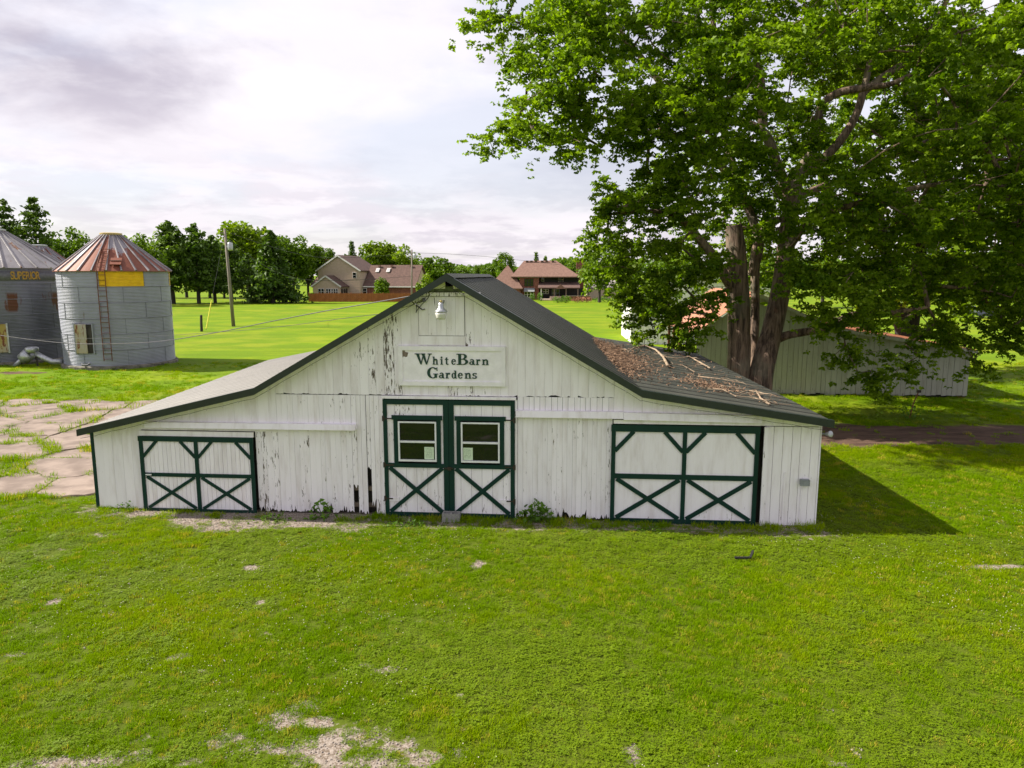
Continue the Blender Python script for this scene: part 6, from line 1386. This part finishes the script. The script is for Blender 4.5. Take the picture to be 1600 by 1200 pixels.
for a in ((871, 473.5, 2.2, 1.3, 260, 'low green shrub at the patio end'), (884, 473.5, 2.6, 1.5, 300, 'rounded green shrub beside the patio wall'), (902, 472.8, 3.2, 1.2, 260, 'reddish flowering shrub before the patio wall', 'flower_red'), (917, 472.4, 2.4, 1.2, 220, 'red flowering shrub near the shade tree', 'flower_red'),
          (940, 472, 4.4, 1.0, 300, 'wide low shrub under the shade tree'), (960, 472, 4.0, .9, 260, 'long clipped shrub before the tan garage'), (844, 470.5, 1.6, 1.9, 200, 'potted green shrub by the patio steps'), (832, 470, 1.4, 1.6, 200, 'small round shrub under the awning'), (488, 471, 4.2, 1.7, 260, 'dark shrub at the end of the wooden fence'), (975, 472.0, 2.6, 1.9, 220, 'purplish shrub before the tan garage', 'flower_red')): shrub(*a)
# tan garage between the brick house and the outbuilding
kg = 165 / F; gr = thing('garage', 'plain tan garage wall seen beyond the shade tree', 'garage', (at(955, 470, 165).x, 165, 0))
MB().box(-34 * kg, 34 * kg, 0, 7, 0, 2.5).build('wall', M['siding_tan'], gr); gable_roof(gr, -34 * kg, 34 * kg, 0, 7, 2.5, 4.0, .3, 'shingle_grey', 'x'); MB().box(5 * kg, 22 * kg, -.05, -.002, 0, 2.2).build('garage_door', M['stone_tan'], gr)
# ================================================================== OUTBUILDINGS ON THE RIGHT
kw = 56 / F; ob = thing('outbuilding', 'white outbuilding with grey gable roof behind the rusty lean-to', 'outbuilding', (at(988, 540, 56).x, 56, 0), math.radians(-3))
zo = lambda py: H + (430 - py) * kw
o0, o1 = 0, 206 * kw
for i in range(26):
    a, b = o0 + (o1 - o0) * i / 26, o0 + (o1 - o0) * (i + 1) / 26; xm = (o0 + o1) / 2; zt = lambda x: zo(456) + (zo(432) - zo(456)) * (1 - abs(x - xm) / (xm - o0)) - .1
    paint(MB().prism_xz([(a + .01, 0), (b - .01, 0), (b - .01, zt(b)), (a + .01, zt(a))], -.03 - .01 * (i % 2), 0).build('board', M['white_boards'], ob), .2)
MB().prism_xz([(o0 + .02, 0), (o1 - .02, 0), (o1 - .02, zo(457)), ((o0 + o1) / 2, zo(434)), (o0 + .02, zo(457))], .02, 9).build('wall', M['trim_white'], ob)
gable_roof(ob, o0, o1, 0, 9, zo(456), zo(432), .25, 'shingle_grey', th=.12); rake_boards(ob, o0, o1, -.29, zo(456), zo(432), .25)
MB().box(-.10, .06, -.07, -.045, 0, zo(457)).build('corner_board', M['trim_white'], ob); MB().tube([(-.14, -.1, .1), (-.14, -.1, zo(458))], .05, 8).build('downpipe', M['trim_white'], ob)
# grey shed: gable, low wing and a rusty lean-to
SA = math.radians(-6.0); sR = Vector((20.15, 31.2, 0)); sd = Vector((math.cos(SA), math.sin(SA), 0)); sn = Vector((-sd.y, sd.x, 0))
s0p = sR - sd * 11.9; shed = thing('shed', 'long grey board shed with rusty tin roof behind the maple', 'shed', s0p, SA)
def on_shed(px, py):
    r = ray(px, py); o = Vector((0, 0, H)); t = (s0p - o).dot(sn) / r.dot(sn); p = o + r * t - s0p; return p.dot(sd), p.z
prof = [on_shed(1086, 520), on_shed(1180, 457), on_shed(1300, 511), on_shed(1522, 547)]
def sz_(s):
    for (a, za), (b, zb) in zip(prof[:-1], prof[1:]):
        if s <= b or b == prof[-1][0]: return za + (zb - za) * (s - a) / (b - a)
sE = on_shed(1512, 600)[0]; s = prof[0][0] + .12
while s < sE - .05:
    w_ = random.uniform(.19, .25); e = min(s + w_, sE); bt = random.uniform(.02, .12)
    pts = [(s + .006, bt), (e - .006, bt + random.uniform(-.03, .03)), (e - .006, sz_(e) - .12)]
    for a, za in prof[1:-1]:
        if s < a < e: pts.append((a, za - .12))
    pts.append((s + .006, sz_(s) - .12)); y = random.uniform(-.006, .006)
    paint(MB().prism_xz(pts, y - .025, y).build('board', M['grey_boards'], shed), random.uniform(.3, .9)); s = e
SL = 11.0
MB().prism_xz([(prof[0][0] + .1, 0), (sE - .02, 0), (sE - .02, sz_(sE) - .14), (prof[2][0], prof[2][1] - .14), (prof[1][0], prof[1][1] - .16), (prof[0][0] + .1, prof[0][1] - .14)], .05, .08).build('dark_backing', M['dark_inside'], shed)  # dark sheet standing in for the shade behind the shed boards
MB().box(prof[0][0] + .2, prof[2][0] - 1.2, -.06, -.032, .03, .22).build('sill_board', M['grey_boards'], shed)
MB().box(sE - .03, sE, .09, SL, .02, sz_(sE) - .14).build('side_wall', M['grey_boards'], shed); MB().box(prof[0][0] + 2.0, prof[0][0] + 2.04, .09, SL, .02, prof[0][1] + .4).build('side_wall', M['grey_boards'], shed); MB().box(prof[0][0] + 2.0, sE - .03, SL - .05, SL, .02, prof[2][1] - .2).build('rear_wall', M['grey_boards'], shed)
def tin(a, b, mat):
    (x0, z0), (x1, z1) = a, b; wd = .66; L = math.hypot(x1 - x0, z1 - z0); nx_, nz_ = -(z1 - z0) / L, (x1 - x0) / L
    P = [(0, 0), (.10, 0), (.13, .03), (.20, .03), (.23, 0), (.43, 0), (.46, .03), (.53, .03), (.56, 0), (wd - .004, 0)]; n = len(P)
    V = [(x + nx_ * h, y, z + nz_ * h) for (x, z) in (a, b) for (y, h) in P] + [(x + nx_ * (h - .015), y, z + nz_ * (h - .015)) for (x, z) in (a, b) for (y, h) in P]
    Fc = []
    for i in range(n - 1): Fc += [(i, n + i, n + i + 1, i + 1), (2 * n + i, 2 * n + i + 1, 3 * n + i + 1, 3 * n + i), (i, i + 1, 2 * n + i + 1, 2 * n + i), (n + i, 3 * n + i, 3 * n + i + 1, n + i + 1)]
    me = MB().add(V, Fc).mesh('tin_sheet', M[mat])
    for i in range(int((SL + .5) / wd)): o = obj_from('tin_sheet', me, shed); o.location = (0, -.25 + i * wd, random.uniform(0, .012)); 
tin((prof[0][0] - .3, prof[0][1] - .16), prof[1], 'tin_rust'); tin(prof[1], (prof[2][0], prof[2][1] + .01), 'tin_rust'); tin(prof[2], (prof[3][0] + .05, prof[3][1] - .01), 'tin_rust')
for a, b in ((prof[1], prof[2]), (prof[2], prof[3])): MB().bar((a[0], -.27, a[1] - .07), (b[0] + .04, -.27, b[1] - .07), .04, .14).build('rake_board', M['grey_boards'], shed)
for y in (2.6, 5.4, 8.2, 10.6): MB().box(prof[0][0] - .02, prof[0][0] + .13, y, y + .15, 0, prof[0][1] - .06).build('lean_to_post', M['iron_rust'], shed)
# what stands under the lean-to
def under(px, py, Y): p = at(px, py, Y); p.z = 0; return p
p = under(1034, 540, 40.5); br = thing('barrel', 'old dark barrel under the lean-to roof', 'barrel', p); MB().lathe([(.28, 0), (.33, .25), (.34, .45), (.33, .65), (.28, .9), (.26, .9), (.26, .86), (0, .86)], 18).build('staves', M['bare_wood'], br, True); MB().lathe([(.335, .22), (.345, .24), (.345, .28), (.335, .3)], 18).lathe([(.335, .6), (.345, .62), (.345, .66), (.335, .68)], 18).build('hoops', M['iron_rust'], br)
p = under(1021, 540, 42); po = thing('flower_pot', 'terracotta flower pot standing beside the old barrel', 'flower pot', p); MB().lathe([(.2, 0), (.27, .5), (.33, .5), (.34, .62), (.29, .62), (.26, .5), (0, .5)], 16).build('pot', M['terracotta'], po, True); MB().lathe([(.25, .501), (.15, .56), (0, .58)], 12).build('soil', M['dark_bark'], po)
p = under(1070, 548, 36.5); cr = thing('crate', 'dark blue slatted crate at the end of the lean-to', 'crate', p)
for z in (.02, .22, .42, .62, .82):
    for y in (-.3, .3): MB().box(-.5, .5, y - .015, y + .015, z, z + .12).build('slat', M['barrel_blue'], cr)
    for x in (-.5, .5): MB().box(x - .015, x + .015, -.28, .28, z, z + .12).build('slat', M['barrel_blue'], cr)
for x in (-.46, .46):
    for y in (-.26, .26): MB().box(x - .03, x + .03, y - .02, y + .02, 0, .95).build('corner_post', M['barrel_blue'], cr)
# ---- parked cars far off beyond the shed
def car(px, py, mat, rz, label):
    g = gnd(px, py); t = thing('parked_car', label, 'car', g, rz, 'cars parked by the far road')
    body = [(-2.1, .35), (2.1, .35), (2.15, .65), (2.0, .85), (1.0, .95), (-1.6, .95), (-2.1, .85), (-2.15, .6)]; MB().prism_xz(body, -.86, .86).build('body', M[mat], t)
    cab = [(-1.75, .94), (.95, .94), (.35, 1.42), (-1.25, 1.45)]; MB().prism_xz(cab, -.74, .74).build('cabin', M['dark_glass'], t); MB().prism_xz([(-1.27, 1.44), (.37, 1.41), (.3, 1.49), (-1.2, 1.52)], -.72, .72).build('roof', M[mat], t)
    for x in (-1.3, 1.35):
        for y in (-.8, .8): w_ = MB().tube([(x, y - .1, .33), (x, y + .1, .33)], .33, 16).build('wheel', M['rubber'], t); MB().tube([(x, y - .115, .33), (x, y + .115, .33)], .19, 10).build('rim', M['galvanised'], w_)
    for y in (-.6, .6): MB().box(2.10, 2.17, y - .16, y + .16, .62, .76).build('headlight', M['lamp_glass'], t)
car(1512, 496, 'car_silver', .4, 'silver car parked at the far end of the field'); car(1556, 498, 'car_dark', .2, 'dark car parked by the far road')
print('slabs', slab_n, 'maple leaves', nl, 'objects', len(bpy.data.objects))
